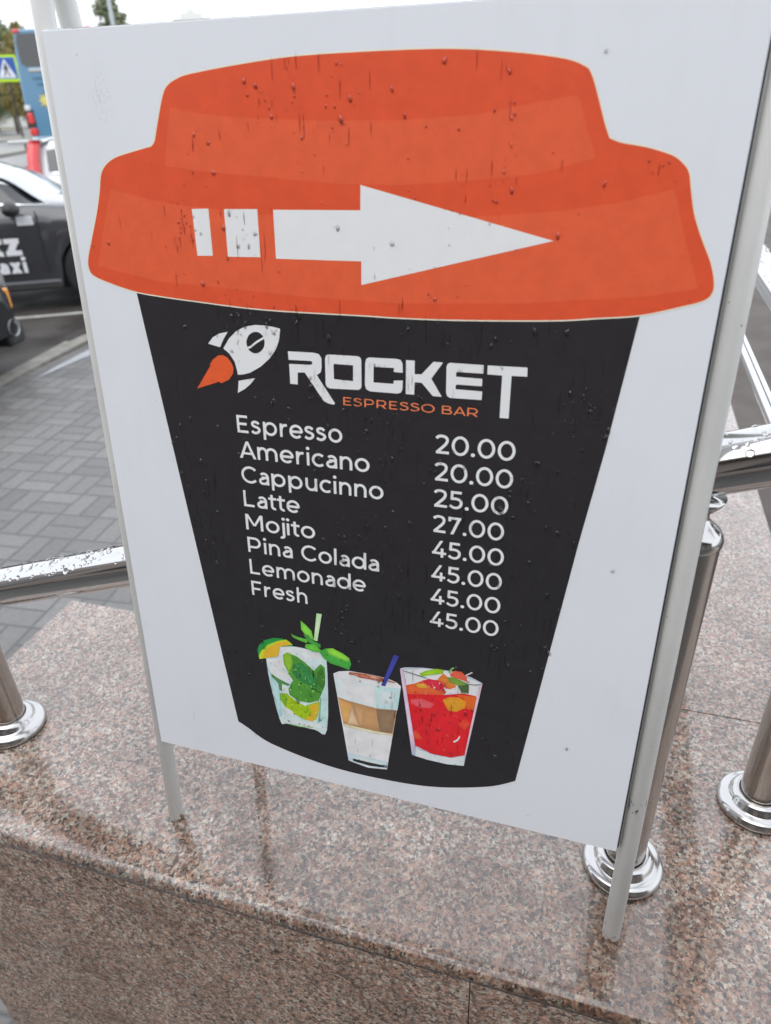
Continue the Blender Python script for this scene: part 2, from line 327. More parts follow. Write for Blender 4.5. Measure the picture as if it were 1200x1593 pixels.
RK_BODY = [(217,570.4),(210.3,571.7),(201.2,572.6),(190.4,572.6),(179.3,570.3),(169.4,565.4),(160.8,557.8),(153.6,547.7),(160,542.8),(164.9,535.2),(166.4,528.7),(167.4,522.2),(173.4,522.9),(181.6,525.4),(193.3,532.1),(203.4,540.6),(211.1,550.3),(215.2,559.6)]
RK_PORT = [(199.6,556.2),(199.1,553.4),(197.9,550.8),(196.1,548.5),(193.9,546.7),(191.5,545.5),(188.9,544.9),(186.3,545.1),(184,546.1),(182.1,547.6),(180.7,549.8),(179.9,552.3),(179.8,555),(180.4,557.8),(181.6,560.4),(183.4,562.7),(185.6,564.4),(188.1,565.6),(190.6,566.1),(193.1,565.9),(195.4,565),(197.3,563.4),(198.7,561.4),(199.5,558.9)]
RK_LINE = [(178.4,550),(184,552.2),(189.8,556.7),(194.7,559.5),(199.8,562.3),(200.2,560.4),(194.9,557.3),(190.1,554.5),(184.3,550),(179.2,548.2)]
RK_FIN = [[(137,551.4),(143.1,558.2),(150.8,562.2),(160.2,564.4),(154.2,556),(150.2,548.7)],[(167.6,516),(186.3,520.2),(180.6,513.6),(173.6,507.9),(165.6,503.5)]]
RK_FLAME = [(118.9,504.3),(137.4,529.7),(136.4,530.6),(140.6,535.7),(146.8,540.1),(151.8,541.1),(157.2,539),(161.5,533.5),(163.1,528.5),(161.7,522.5),(156.5,516.2),(147,511.8),(145.5,513.6),(132.5,508.9)]
RK_LET = [[[(223.7,549.3),(251.2,549.6),(256,548.6),(258.5,545),(258.4,535.9),(257.2,530.9),(253,528.2),(271.2,501.2),(269.6,500),(264.3,500.6),(259.1,503),(240.5,529.7),(233.1,529.2),(232.4,517.2),(224.4,517.4),(224.4,537.1),(246.2,537.6),(248.5,538.4),(249,539.7),(248.6,541),(247.1,541.4),(224.1,541)]],[[(266.1,548.9),(295.3,549.2),(297.8,548.3),(299,545.9),(298.9,520.6),(298,518.3),(295.9,516.8),(266.4,515.9),(263.1,517.3),(262,519.9),(262.2,544.5),(263.3,547.7)],[(270.9,540.3),(290.7,540.2),(290.4,524.9),(270.8,525.5)]],[[(306.8,548.8),(334.4,549.2),(337.8,548.3),(339.5,544.9),(339.8,536.5),(331,536.8),(331.2,540.5),(311.3,540.2),(310.9,525.3),(330.7,525.4),(331.1,528.6),(339.9,529.3),(339.6,520.5),(338.2,517.6),(334.9,516.4),(307.2,516.3),(303.6,518.1),(302.3,522.2),(302.9,543.7),(304.1,547.4)]],[[(342.8,548.7),(351.1,548.7),(351.3,536.2),(357.9,536.5),(368.9,548.9),(377.9,548.8),(367.3,533.1),(377.7,516.8),(369.1,516.8),(358.1,528.6),(351.4,528.5),(351.1,516.6),(342.9,516.7)]],[[(384,549),(415.3,549),(415.3,541.2),(391.3,541.1),(390.3,540.1),(390.5,536.7),(414.7,536.5),(414.7,529.6),(391.5,529.5),(390.3,528.3),(390.5,525),(415.2,524.9),(415.1,516.8),(385.7,516.4),(382.7,517.9),(381.6,521.5),(381.2,544.8),(382,547.5)]],[[(418.8,549),(454.1,549.5),(454.5,541.4),(440.7,541.1),(440.9,501.6),(432.6,501.5),(432.3,540.8),(418.9,540.9)]]]
MOJITO = [((192,214,214),[(172.2,176.8),(191.2,198.4),(209,201.6),(224.3,201.8),(241.6,200.6),(250.9,191.7),(247.6,85.9),(229.8,82.5),(195.1,82.3),(183.7,87.6)]),((222,226,230),[(174.3,175),(194,182.4),(195.1,173.3),(199.9,160.5),(204,153.8),(199,146.2),(185.6,149.6),(176.9,156.6)]),((205,216,214),[(192.3,198.1),(207.9,200.7),(224.3,201.2),(232.8,198.8),(234.6,189.4),(223.3,182),(209.4,189.5),(201.8,191.5),(193.6,185.4)]),((232,226,234),[(232.8,197.5),(240.4,199.8),(245.4,190.3),(233.5,190.4)]),((225,235,220),[(189.6,141.5),(194.2,142.6),(199.9,132.2),(192.4,131.1)]),((70,125,70),[(177.4,155.4),(186.7,149.8),(202.3,144.4),(198.7,141.7),(190.9,143.1),(190.1,131.2),(186.7,133),(185.7,143.1),(177.7,151)]),((122,165,45),[(194.9,186.9),(200.7,191.6),(210.5,189.1),(207.9,162.3),(200.1,163.1),(195.3,173.3)]),((75,140,52),[(205,189.7),(212.7,188.3),(223.3,182),(233.8,171.9),(243,183.9),(248.3,180.1),(247.9,155.1),(242.3,139.8),(238.6,129.2),(226,122.6),(211.2,121.9),(200.2,128.4),(199,137.2),(206.1,151.7),(199.9,160.5),(207.5,176)]),((48,118,62),[(207.5,176),(218.9,181),(231.5,170.2),(239.8,159.6),(237,144.9),(223.9,149.5),(210.8,155.4),(206.2,163.2)]),((58,108,40),[(238.1,170.4),(245,179.4),(248,167.7),(247.3,153.7),(243.7,146.5),(237.5,155.2)]),((42,85,38),[(229.4,147),(242.4,142.4),(241.8,140.6),(230.3,144)]),((152,185,25),[(186.2,127.6),(195.7,129.9),(206.7,122.1),(220,116.2),(234,125.5),(239.1,127.4),(237.8,110.1),(232.8,98.1),(218.9,94.6),(202,101),(192.1,109.2),(186.9,118.6)]),((112,155,35),[(186.2,127.6),(192.2,129.1),(197.5,122.5),(194.5,109.8),(186.9,118.6)]),((214,168,45),[(224.6,117.3),(237.9,125.8),(237.2,109.9),(229.2,94.5),(218.9,95.3),(229.9,109.4)]),((228,230,225),[(193.4,108.2),(203.3,103.3),(205.2,96.4),(193.7,97.6)]),((178,205,203),[(241,133),(247.6,155),(250.8,190.5),(247.6,85.9),(234.8,93.3)]),((110,160,130),[(240.4,132.9),(242.4,134.7),(238.9,97.1),(236.2,94.3)]),((160,195,200),[(173.5,171),(177.2,152.8),(186.7,133),(187.5,91.9),(183.7,87.6)]),((200,222,222),[(183.7,87.6),(187.6,94),(201.4,91.4),(224.5,92),(236,95),(247.7,90.6),(247.6,85.9),(229.8,82.5),(195.1,82.3)]),((130,170,110),[(197.5,83.6),(212.6,83.7),(229.9,86),(229.9,84.6),(211.3,81.5),(197.4,82)]),((40,135,60),[(161.5,186),(163.9,193.9),(171.4,202.9),(184.1,208.9),(195.3,210.5),(205,208),(209.3,202.5),(191.1,197.8),(183.3,181.9),(163.4,173.9)]),((178,200,40),[(162.7,178.7),(166.8,187.1),(176.6,197.6),(189.4,205.6),(200.8,209.9),(208.7,204.5),(191.1,197.8),(182.1,181.1),(163.4,173.9)]),((208,165,48),[(167.7,177.9),(170,185.3),(178.7,195.8),(190.4,204.2),(200.1,207.6),(207,204),(191.7,197.9),(188.4,183.1),(170.5,176.7)]),((92,165,62),[(207.4,219.9),(211.1,218),(217.5,216.6),(229.3,215.8),(226.9,210.5),(218.3,212),(209.8,215)]),((112,182,62),[(220.9,240.3),(228.1,234.7),(233.7,228.8),(236.3,216.3),(229.5,219.7),(224.3,223.4),(220.8,228.6)]),((172,206,156),[(241.2,254),(247.6,254.1),(240.6,215.8),(236.1,216.3)]),((62,135,58),[(223.2,221.9),(229.6,222.1),(235.7,215),(244.2,212.6),(244.5,207.3),(237.6,207.6),(229.2,212.4)]),((88,168,55),[(225.8,209.3),(237.7,210.6),(244.9,203.8),(240.5,200.4),(234,200),(224.4,204)]),((66,152,62),[(242.1,201.7),(250.4,207.9),(259,210.3),(271.5,205.8),(279.8,200.5),(281.7,192.5),(278.9,183.9),(266.7,186.5),(256.1,188),(247.7,193.2)]),((125,186,62),[(251.4,207.3),(259,210.1),(271.5,205.5),(279.5,200.2),(278.6,195.4),(264.9,197.8),(254.4,201)])]
LATTE = [((216,222,226),[(258.7,173.8),(265.9,178.7),(279,182.1),(303.8,182.9),(325.2,182.1),(336.8,178.5),(341.5,174.5),(324.9,45),(300.3,41.1),(274.9,45)]),((198,216,230),[(260.1,170.6),(287.8,168.9),(317.4,168.8),(341.2,171),(337.6,139.2),(311.3,135.6),(287.2,138),(263.3,140.6)]),((178,208,230),[(309.6,167),(341.2,171),(337.6,139.2),(311.3,135.6)]),((168,128,88),[(263.3,140.6),(275,138.4),(287.2,137.4),(311.3,135.6),(336.8,139),(331.9,102),(311.2,100.9),(294.8,100.9),(269.5,101.5)]),((198,148,88),[(263.7,138.3),(280.5,133.7),(278.1,115.1),(273.7,104.3),(268.8,105.3)]),((130,106,82),[(311.3,133.8),(335.6,138.1),(331.1,103.7),(316.2,101.3)]),((178,140,100),[(283,132.2),(297.3,133.3),(293.9,108.1),(290.7,103.5)]),((196,165,132),[(281,130.4),(289.2,103.8),(274.7,103.3)]),((205,190,160),[(269.2,102.3),(294.8,101.1),(311.2,100.9),(331.6,102.2),(331.2,99.4),(309.1,96.6),(291.7,96.9),(269.9,98.7)]),((198,208,208),[(273.6,59.6),(326.9,58.5),(326.6,56.5),(273.5,57.2)]),((182,198,208),[(273.5,57.2),(326.6,56.5),(324.9,45),(300.3,41.1),(274.9,45)]),((38,38,40),[(280.4,49.8),(296.2,49.7),(317.1,49.9),(324.9,51.1),(324.6,47.3),(302.5,44.1),(281.4,45.9)]),((215,222,226),[(276,44.6),(302.4,42),(324.9,46.3),(324.9,44.7),(300.3,40.6),(274.9,44.8)]),((158,92,70),[(277.9,177),(279,181),(290,182.1),(303.8,182.9),(317.5,182.1),(321.3,180.7),(319.4,175.6),(303.7,176),(291.9,175.4),(285.9,177.7)]),((190,140,118),[(299.8,181.8),(311.6,182.2),(316.5,180.1),(307.7,178.1)]),((150,88,66),[(326.2,180.1),(334.9,178.7),(333.9,177.5),(326.2,177.8)]),((56,62,138),[(332.9,217),(339.2,216),(322.5,170.5),(317.7,170.6)])]
FRUIT = [((178,184,194),[(340.2,199.2),(345.6,202.1),(367,206.3),(398.9,209.1),(421.5,205.6),(434.2,200.4),(419,77.9),(398.4,74.8),(375,75),(356.3,77.2)]),((205,210,220),[(344.7,198.6),(367.1,204.7),(399,208.1),(417.1,203.5),(431.6,199.8),(429.2,177.8),(413.7,181.8),(391,175.2),(358.3,177.6),(345.9,177)]),((202,32,40),[(345,176.7),(358.3,177.6),(391.1,174.1),(413.7,181.8),(427.2,181.7),(430.3,177.5),(419.6,93.8),(402.8,85.4),(379.6,85),(358.6,92.7)]),((216,88,48),[(345,176.7),(358.2,182.7),(368.3,190),(386.7,194.3),(403.3,189.3),(391.1,174.1),(372.5,170.8),(347.5,165.4)]),((226,140,48),[(356.8,179.5),(362.8,184.3),(372.2,184.2),(374.2,180.2),(363,177.6)]),((192,40,60),[(367,187.5),(373.8,193),(386.8,192.1),(394.4,185),(394.6,179.5),(383.5,179.1),(374.1,182.5)]),((216,80,88),[(352.9,158.6),(365.2,163.3),(381.3,159.2),(376.8,151.8),(363.5,150.2),(354.4,152.6)]),((222,98,38),[(404.7,178.5),(427.3,180.6),(429.8,175.7),(425.3,158.8),(417.3,162.5),(414.9,174.3)]),((232,135,38),[(390.4,167.2),(398.5,173.4),(409.4,175.2),(416.7,171.4),(416.9,162.4),(406.6,154.1),(397.4,154.1)]),((210,72,44),[(354,117.1),(364.3,112.6),(368.9,104.1),(356.7,102.6)]),((212,62,44),[(409.2,137.4),(418,147.8),(423.9,141.2),(417.9,130.3)]),((228,190,190),[(390.7,184.1),(401.7,184.5),(412.7,183.2),(400.1,178.6),(394.6,178.4)]),((224,112,48),[(383.9,194.8),(390,203.9),(394.7,200.5),(403.1,194.8),(405.2,188.7),(398.1,184.5),(391.4,192.1)]),((180,172,168),[(414.3,207.4),(422,213.3),(422.8,211.9),(416.1,206.5)]),((206,84,62),[(397.3,204.4),(402.5,210.5),(410.5,210.7),(416.2,205.5),(417.1,198.6),(408.3,200.4),(399.2,201.6)]),((132,172,38),[(362.6,197.4),(369.9,203.1),(382.6,208.7),(390.3,208.8),(390,203.9),(379.2,199.7),(370.9,196.8),(366.4,193.8)]),((104,134,54),[(394.7,200),(403.7,201.5),(412.9,198.2),(419.1,196.3),(419,183.1),(411.8,182.5),(407.8,191.5),(397.7,193.5)]),((62,84,52),[(406.9,191.3),(418.6,195.1),(418.9,183.1),(411.8,182.5)]),((112,152,82),[(395.4,207.2),(398.7,213.4),(401.8,215.4),(402.2,213.3),(399.3,210.5),(397.7,205.8)]),((90,95,108),[(340.2,199.2),(341.7,198.4),(357.9,196),(372,193.7),(371.5,192.7),(357,194.7),(340.2,197.9)]),((90,95,108),[(415.7,196.1),(426.4,197.2),(434.2,200.4),(434.1,199),(426.5,196.1),(415.8,195.1)]),((196,172,190),[(340.2,198.7),(344.3,197.4),(359.8,93.1),(357.6,78.2),(356.3,77.2)]),((196,170,182),[(430.8,198),(434.1,199.8),(420.1,89),(419.3,96.1)]),((202,216,226),[(356.3,77.2),(358.6,92.7),(364.8,87),(384.5,83.9),(402.8,85.1),(419.5,93.5),(419,77.9),(398.4,74.8),(375,75)]),((150,165,178),[(356.3,77.2),(358.6,92.7),(361,90.9),(360.1,77)]),((235,205,205),[(404.7,110.8),(410.1,116.4),(412.2,121.8),(413,119.6),(410.7,113.6),(406.6,109.5)])]

# ------------------------------------------------------------------ the ground
def asphalt_mat():
    m = Mat('wet_asphalt', rough=0.4)
    c = m.coord(); a = m.noise(c, 1.1, 6, 0.6); f = m.noise(c, 60, 3)
    col = m.ramp(a.outputs[0], [(0.3, (0.020, 0.017, 0.015)), (0.5, (0.042, 0.037, 0.033)), (0.72, (0.080, 0.072, 0.064))])
    col = m.mix(0.5, col, m.ramp(f.outputs[0], [(0.3, g(0.6)), (0.7, g(1.4))]), 'MULTIPLY')
    m.link(col, 'Base Color'); m.link(m.ramp(a.outputs[0], [(0.35, g(0.22)), (0.6, g(0.55))]), 'Roughness'); m.bump(f.outputs[0], 0.3, 0.004); return m
def paver_mat():
    m = Mat('grey_pavers', rough=0.5)
    c = m.coord((5.05, 5.05, 5.05), (0, 0, R(-5)))
    sp = m.n('ShaderNodeSeparateXYZ', {0: c}); X, Y = sp.outputs[0], sp.outputs[1]
    iu, iv = m.math('FLOOR', X), m.math('FLOOR', Y); fu, fv = m.math('FRACT', X), m.math('FRACT', Y)
    par = m.math('FLOORED_MODULO', m.math('ADD', iu, iv), 2.0)
    a = m.n('ShaderNodeMix', {0: par, 2: fu, 3: fv}).outputs[0]
    mid = m.math('ABSOLUTE', m.math('SUBTRACT', a, 0.5))
    ed = m.math('MINIMUM', m.math('MINIMUM', fu, m.math('SUBTRACT', 1.0, fu)), m.math('MINIMUM', fv, m.math('SUBTRACT', 1.0, fv)))
    d = m.math('MINIMUM', mid, ed)
    idv = m.n('ShaderNodeCombineXYZ', {0: iu, 1: iv, 2: m.math('GREATER_THAN', a, 0.5)})
    rn = m.n('ShaderNodeTexWhiteNoise', {0: idv.outputs[0]})
    big = m.noise(m.coord(), 1.3, 5); fine = m.noise(m.coord(), 45, 4)
    col = m.ramp(rn.outputs[0], [(0, (0.108, 0.105, 0.100)), (1, (0.160, 0.155, 0.149))])
    col = m.mix(0.7, col, m.ramp(big.outputs[0], [(0.3, g(0.72)), (0.7, g(1.15))]), 'MULTIPLY')
    col = m.mix(0.6, col, m.ramp(fine.outputs[0], [(0.3, g(0.78)), (0.7, g(1.2))]), 'MULTIPLY')
    jk = m.ramp(d, [(0.008, g(0.85)), (0.042, g(0))])
    col = m.mix(jk, col, (0.065, 0.063, 0.061, 1)); m.link(col, 'Base Color')
    m.link(m.ramp(big.outputs[0], [(0.35, g(0.30)), (0.65, g(0.55))]), 'Roughness')
    m.bump(m.ramp(d, [(0.01, g(0)), (0.06, g(1))]), 0.5, 0.004); return m
def plain(name, c1, c2, scale, rough, bump=0.2):
    m = Mat(name, rough=rough); n = m.noise(m.coord(), scale, 6, 0.6)
    m.link(m.ramp(n.outputs[0], [(0.3, c1), (0.7, c2)]), 'Base Color'); m.bump(n.outputs[0], bump, 0.004); return m
M_asph = asphalt_mat(); M_pave = paver_mat()
M_kerb = plain('pale_kerb', (0.15, 0.145, 0.125), (0.28, 0.265, 0.23), 9, 0.5)
M_line = plain('road_paint', (0.32, 0.31, 0.28), (0.50, 0.49, 0.45), 14, 0.5)
M_road = plain('pale_road', (0.17, 0.168, 0.165), (0.25, 0.247, 0.244), 0.35, 0.35)
M_grass = plain('verge_grass', (0.075, 0.085, 0.035), (0.17, 0.16, 0.075), 0.9, 0.9)
M_porch = plain('taupe_stone', (0.065, 0.055, 0.048), (0.10, 0.087, 0.078), 3.5, 0.7, 0.05); M_porch.b.inputs['Specular IOR Level'].default_value = 0.2

def sheet(name, pts, z, mat):
    return tag(mesh(name, [(x, y, z) for x, y in pts], [tuple(range(len(pts)))], mat), kind='structure')
sheet('ground', [(-1500, -1500), (1500, -1500), (1500, 1500), (-1500, 1500)], -0.032, M_asph)
b = B(); b.box((-4.02, -9, -0.3), (9, 42, 0)); tag(b.out('pavement', M_pave), kind='structure')
b = B()
kp = [(-3.95, -9), (-4.03, 3.8), (-4.10, 4.83), (-4.40, 42)]
for i in range(3):
    (x0, y0), (x1, y1) = kp[i], kp[i + 1]
    b.add([(x0, y0, .004), (x1, y1, .004), (x1 - .17, y1, .004), (x0 - .13, y0, .004), (x0, y0, -.3), (x1, y1, -.3), (x1 - .17, y1, -.3), (x0 - .13, y0, -.3)],
          [(0, 1, 2, 3), (3, 2, 6, 7), (1, 0, 4, 5), (0, 3, 7, 4), (2, 1, 5, 6)])
tag(b.out('kerb', M_kerb), kind='structure')
def stripe(p, q, w, z=-0.026):
    p, q = Vector((*p, z)), Vector((*q, z)); n = Vector((-(q - p).y, (q - p).x, 0)).normalized() * w / 2
    return [p - n, q - n, q + n, p + n]
b = B()
dv = Vector((math.cos(R(30)), math.sin(R(30))))
for k in range(-1, 5):
    p0 = Vector((-4.35, 6.02)) + Vector((-0.12, 2.95)) * k
    b.add(stripe(tuple(p0), tuple(p0 - dv * 5.2), 0.085), [(0, 1, 2, 3)])
tag(b.out('road_marking', M_line), kind='structure')
def band(name, off0, off1, z, mat):
    d = Vector((-0.33, 0.944)).normalized(); n = Vector((-d.y, d.x)); o = Vector((-25, 28)) - Vector((0, 0))
    pts = [o + n * a + d * t for a, t in ((off0, -90), (off0, 160), (off1, 160), (off1, -90))]
    return sheet(name, [tuple(p) for p in pts], z, mat)
b = B()
def slab(bb, off0, off1, top):
    d = Vector((-0.33, 0.944)).normalized(); n = Vector((-d.y, d.x)); o = Vector((-25, 28))
    pts = [o + n * a + d * t for a, t in ((off0, -90), (off0, 160), (off1, 160), (off1, -90))]
    bb.add([(p.x, p.y, top) for p in pts] + [(p.x, p.y, -0.3) for p in pts], [(0, 1, 2, 3), (0, 4, 5, 1), (2, 6, 7, 3), (1, 5, 6, 2), (3, 7, 4, 0)])
for o0, o1 in ((-4.4, -3.4), (-0.6, 0.7), (5.2, 7.0), (13.5, 15.0)): slab(b, o0, o1, 0.10)
tag(b.out('median_kerb', M_kerb), kind='structure')
band('road', -3.4, -0.6, -0.026, M_road); band('road', 0.7, 5.2, -0.026, M_road); band('road', 7.0, 13.5, -0.026, M_road)
b = B(); slab(b, 15.0, 120, 0.06); tag(b.out('grass', M_grass), kind='stuff')
b = B()
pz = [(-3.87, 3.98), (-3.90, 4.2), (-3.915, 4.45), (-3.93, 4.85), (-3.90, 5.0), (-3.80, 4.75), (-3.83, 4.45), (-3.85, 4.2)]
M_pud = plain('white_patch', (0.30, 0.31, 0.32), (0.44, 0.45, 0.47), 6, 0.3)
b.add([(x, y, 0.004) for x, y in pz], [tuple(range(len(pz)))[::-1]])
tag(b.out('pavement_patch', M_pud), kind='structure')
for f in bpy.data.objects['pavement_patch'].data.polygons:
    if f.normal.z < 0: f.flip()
b = B(); b.box((0.47, 0.99, 0.0), (5.5, 9.0, 0.30)); b.box((0.47, 9.0, 0.0), (5.5, 14.0, 0.15)); tag(b.out('porch_floor', M_porch), kind='structure')

# ------------------------------------------------------------------ granite parapet
wall = empty('granite_wall', (0.1, 0.72, 0), 'L-shaped pink polished granite parapet carrying the handrails and the menu board', 'wall')
W0 = Vector((0.1, 0.72, 0))
def wbox(name, a, c, mat, bv=0.0, seg=4):
    bb = B(); bb.box(Vector(a) - W0, Vector(c) - W0); o = bb.out(name, mat, wall)
    if name == 'cap_slab': o.data.materials.append(M_gedge.m)
    if bv:
        bevel(o, bv, seg)
        if name == 'cap_slab': o.modifiers['bevel'].material = 1
    return o
def front_cap():
    r = 0.0135; y0, y1, z0, z1 = 0.462, 0.9746, CAP - 0.018, CAP
    prof = [(y0, z0), (y0, z1 - r)] + [(y0 + r - r * math.cos(R(a)), z1 - r + r * math.sin(R(a))) for a in (12, 24, 36, 48, 60, 72, 84)] + [(y0 + r, z1), (y1, z1), (y1, z0)]
    n = len(prof); bb = B(); v = [Vector((x, y, z)) - W0 for x in (-1.02, 1.75) for y, z in prof]
    for i in range(n):
        j = (i + 1) % n; bb.add([v[i], v[j], v[j + n], v[i + n]], [(3, 2, 1, 0)], 1 if i < 7 else 0, False)
    bb.add(v[:n], [tuple(range(n))]); bb.add(v[n:], [tuple(range(n))[::-1]])
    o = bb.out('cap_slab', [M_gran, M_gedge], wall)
    bm = bmesh.new(); bm.from_mesh(o.data); bmesh.ops.remove_doubles(bm, verts=bm.verts, dist=1e-5); bmesh.ops.recalc_face_normals(bm, faces=bm.faces)
    for f in bm.faces: f.smooth = f.material_index == 1
    bm.to_mesh(o.data); bm.free()
front_cap()
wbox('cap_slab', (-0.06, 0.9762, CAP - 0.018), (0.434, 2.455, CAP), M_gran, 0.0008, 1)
wbox('front_panel', (-0.969, 0.4645, 0.0), (-0.061, 0.49, CAP - 0.0192), M_gface, 0.0015, 2)
wbox('front_panel', (-0.0599, 0.4645, 0.0), (0.86, 0.49, CAP - 0.0192), M_gface, 0.0015, 2)
wbox('front_panel', (0.8618, 0.4645, 0.0), (1.74, 0.49, CAP - 0.0192), M_gface, 0.0015, 2)
wbox('core', (-0.967, 0.4915, 0.0), (1.738, 0.965, CAP - 0.0195), M_gface)
wbox('core', (-0.05, 0.966, 0.0), (0.42, 2.44, CAP - 0.0195), M_gface)

# ------------------------------------------------------------------ handrails
def drops_on_tube(bb, p, q, r, n, seed, arcdeg=(20, 160), size=(0.0008, 0.0034)):
    rd = random.Random(seed); p, q = Vector(p), Vector(q); d = (q - p).normalized()
    side = d.cross(Vector((0, 0, 1))).normalized(); up = side.cross(d).normalized()
    for _ in range(n):
        t = rd.random(); a = R(rd.uniform(*arcdeg)); nrm = side * math.cos(a) + up * math.sin(a)
        drop(bb, p.lerp(q, t) + nrm * r, nrm, d, rd.uniform(*size) * rd.choice((0.6, 0.8, 1, 1, 1.5)), rd.uniform(0.8, 1.5), rd)
def drop(bb, c, nrm, t1, s, asp, rd, n=10, h=0.42, base=True):
    """one domed bead of water: centre, surface normal, long axis, half width, aspect"""
    t2 = nrm.cross(t1).normalized(); v = []; ph = rd.uniform(0, 6.28); wob = rd.uniform(0.05, 0.22)
    for k, (rr, hh) in enumerate(((1.0, -0.06), (0.86, 0.30 * h), (0.60, 0.68 * h), (0.30, 0.92 * h))):
        for j in range(n):
            a = 2 * math.pi * j / n; q = rr * (1 + wob * math.sin(2 * a + ph))
            v.append(c + t1 * (math.cos(a) * q * s * asp) + t2 * (math.sin(a) * q * s) + nrm * (hh * s * 1.3))
    v.append(c + nrm * (h * s * 1.3))
    f = [(i * n + j, i * n + (j + 1) % n, (i + 1) * n + (j + 1) % n, (i + 1) * n + j) for i in range(3) for j in range(n)]
    f += [(3 * n + j, 3 * n + (j + 1) % n, 4 * n) for j in range(n)] + ([tuple(range(n))[::-1]] if base else [])
    bb.add(v, f, 0, True)

def make_post(label, loc, height):
    e = empty('rail_post', loc, label, 'post', group='steel posts carrying the handrails')
    bb = B(); bb.tube([(0, 0, 0.03), (0, 0, height)], 0.0255, 40); bb.out('tube', M_post, e)
    bb = B(); bb.lathe([(0.0, 0.001), (0.0515, 0.001), (0.0525, 0.006), (0.0520, 0.011), (0.0490, 0.0155), (0.0445, 0.0175), (0.0405, 0.0180), (0.0385, 0.0195),
                        (0.0370, 0.0245), (0.0345, 0.0285), (0.0310, 0.0310), (0.0275, 0.0318), (0.0262, 0.0312), (0.0262, 0.024)], n=56); bb.out('base_flange', M_flange, e)
    bb = B(); h = height
    bb.lathe([(0.0256, h - 0.006), (0.0268, h - 0.004), (0.0272, h + 0.001), (0.0262, h + 0.005), (0.0225, h + 0.011), (0.0160, h + 0.0165), (0.0105, h + 0.022),
              (0.0092, h + 0.027), (0.0105, h + 0.031), (0.0150, h + 0.035), (0.0195, h + 0.041), (0.0215, h + 0.046), (0.0, h + 0.046)], n=40)
    bb.out('saddle_bracket', M_flange, e); return e
RY = 0.664
def rz(x): return CAP + 0.5657 + 0.332 * x
make_post('short steel rail post standing left of the menu board on the granite cap', (-0.885, 0.645, CAP), rz(-0.885) - CAP - 0.031 - 0.047)
make_post('steel rail post standing right behind the right leg of the menu board', (0.111, 0.656, CAP), rz(0.111) - CAP - 0.030 - 0.044)
make_post('steel post at the right under the level side rail, apart from the board', (0.296, 0.805, CAP), 0.588 - 0.028 - 0.045)
make_post('far steel post carrying the level side rail at the back of the parapet', (0.296, 2.33, CAP), 0.588 - 0.028 - 0.045)
def rail_things():
    e = empty('handrail', (-0.3, RY, CAP), 'thick wet steel handrail sloping down to the left behind the menu board', 'handrail')
    p, q = Vector((-1.9, RY, rz(-1.9))), Vector((0.9, RY, rz(0.9))); o0 = Vector((-0.3, RY, CAP))
    bb = B(); bb.tube([p - o0, q - o0], 0.029, 48); bb.out('rail_tube', M_rail, e)
    bb = B(); bb.lathe([(0.0, -0.012), (0.018, -0.010), (0.0295, 0.0), (0.0305, 0.004), (0.029, 0.006)], (0, 0, 0), 32)
    o = bb.out('end_cap', M_flange, e); o.location = p - o0; o.rotation_euler = (0, R(90) - math.atan(0.332), 0)
    bb = B(); drops_on_tube(bb, (-0.95, RY, rz(-0.95)), (-0.5, RY, rz(-0.5)), 0.029, 430, 3, (35, 215)); drops_on_tube(bb, (0.05, RY, rz(0.05)), (0.30, RY, rz(0.30)), 0.029, 150, 5, (35, 215), (0.001, 0.0040))
    tag(bb.out('raindrops', M_water), 'raindrops beading along the sloping steel handrail', 'raindrops', kind='stuff')
    e = empty('side_rail', (0.296, 1.5, CAP), 'level steel side rail with a thin lower bar running back over the parapet', 'handrail')
    bb = B(); bb.tube([(0, -0.76, 0.588), (0, 0.9, 0.588)], 0.0275, 40); bb.out('rail_tube', M_rail, e)
    bb = B(); bb.tube([(0, -0.68, 0.42), (0, 0.82, 0.42)], 0.0135, 24); bb.out('lower_bar', M_rail, e)
    bb = B(); drops_on_tube(bb, (0.296, 0.9, CAP + .588), (0.296, 2.3, CAP + .588), 0.0275, 420, 8, (40, 150), (0.0008, 0.003))
    tag(bb.out('raindrops', M_water), 'raindrops beading on the level side rail', 'raindrops', kind='stuff')
rail_things()

# ------------------------------------------------------------------ the menu board
AX = Vector((0.99994, -0.010945, 0)); AV = Vector((0.001134, 0.103587, 0.99462)).normalized(); AN = AV.cross(AX).normalized()
PBL = Vector((-0.514266, 0.564983, 0.936919)); V0 = 0.158
base = PBL - AV * V0
root = bpy.data.objects.new('menu_board', None); COL.objects.link(root); root.empty_display_size = 0.1
root.matrix_world = Matrix(((AX.x, AN.x, AV.x, base.x), (AX.y, AN.y, AV.y, base.y), (AX.z, AN.z, AV.z, base.z), (0, 0, 0, 1)))
tag(root, 'white tubular pavement board with a printed coffee cup menu and arrow', 'menu board')
MI = root.matrix_world.inverted()
PW, PH = 0.6002, 0.8214
bb = B(); bb.box((0, 0.0, V0), (PW, 0.003, V0 + PH)); panel = bb.out('panel', M_panel, root); bevel(panel, 0.0006, 1)
def leg(name, p, q, r=0.0108):
    p, q = Vector(p), Vector(q); d = (q - p).normalized()
    bb = B(); bb.tube([p, p + d * .002, p.lerp(q, .5), q - d * .002, q], [r * .85, r, r, r, r * .85], 28); return bb.out(name, M_tube, root)
LU, RU, LY = -0.0042, 0.6135, 0.0120
HT = 1.25
def foot_v(u):                                    # length of leg down to the granite
    p = PBL + AX * u + AN * LY; return V0 - (p.z - CAP) / AV.z + 0.0008
leg('front_leg', (LU, LY, foot_v(LU)), (LU, LY, HT), 0.0101); leg('front_leg', (RU, LY, foot_v(RU)), (RU, LY, HT))
top = 1.07
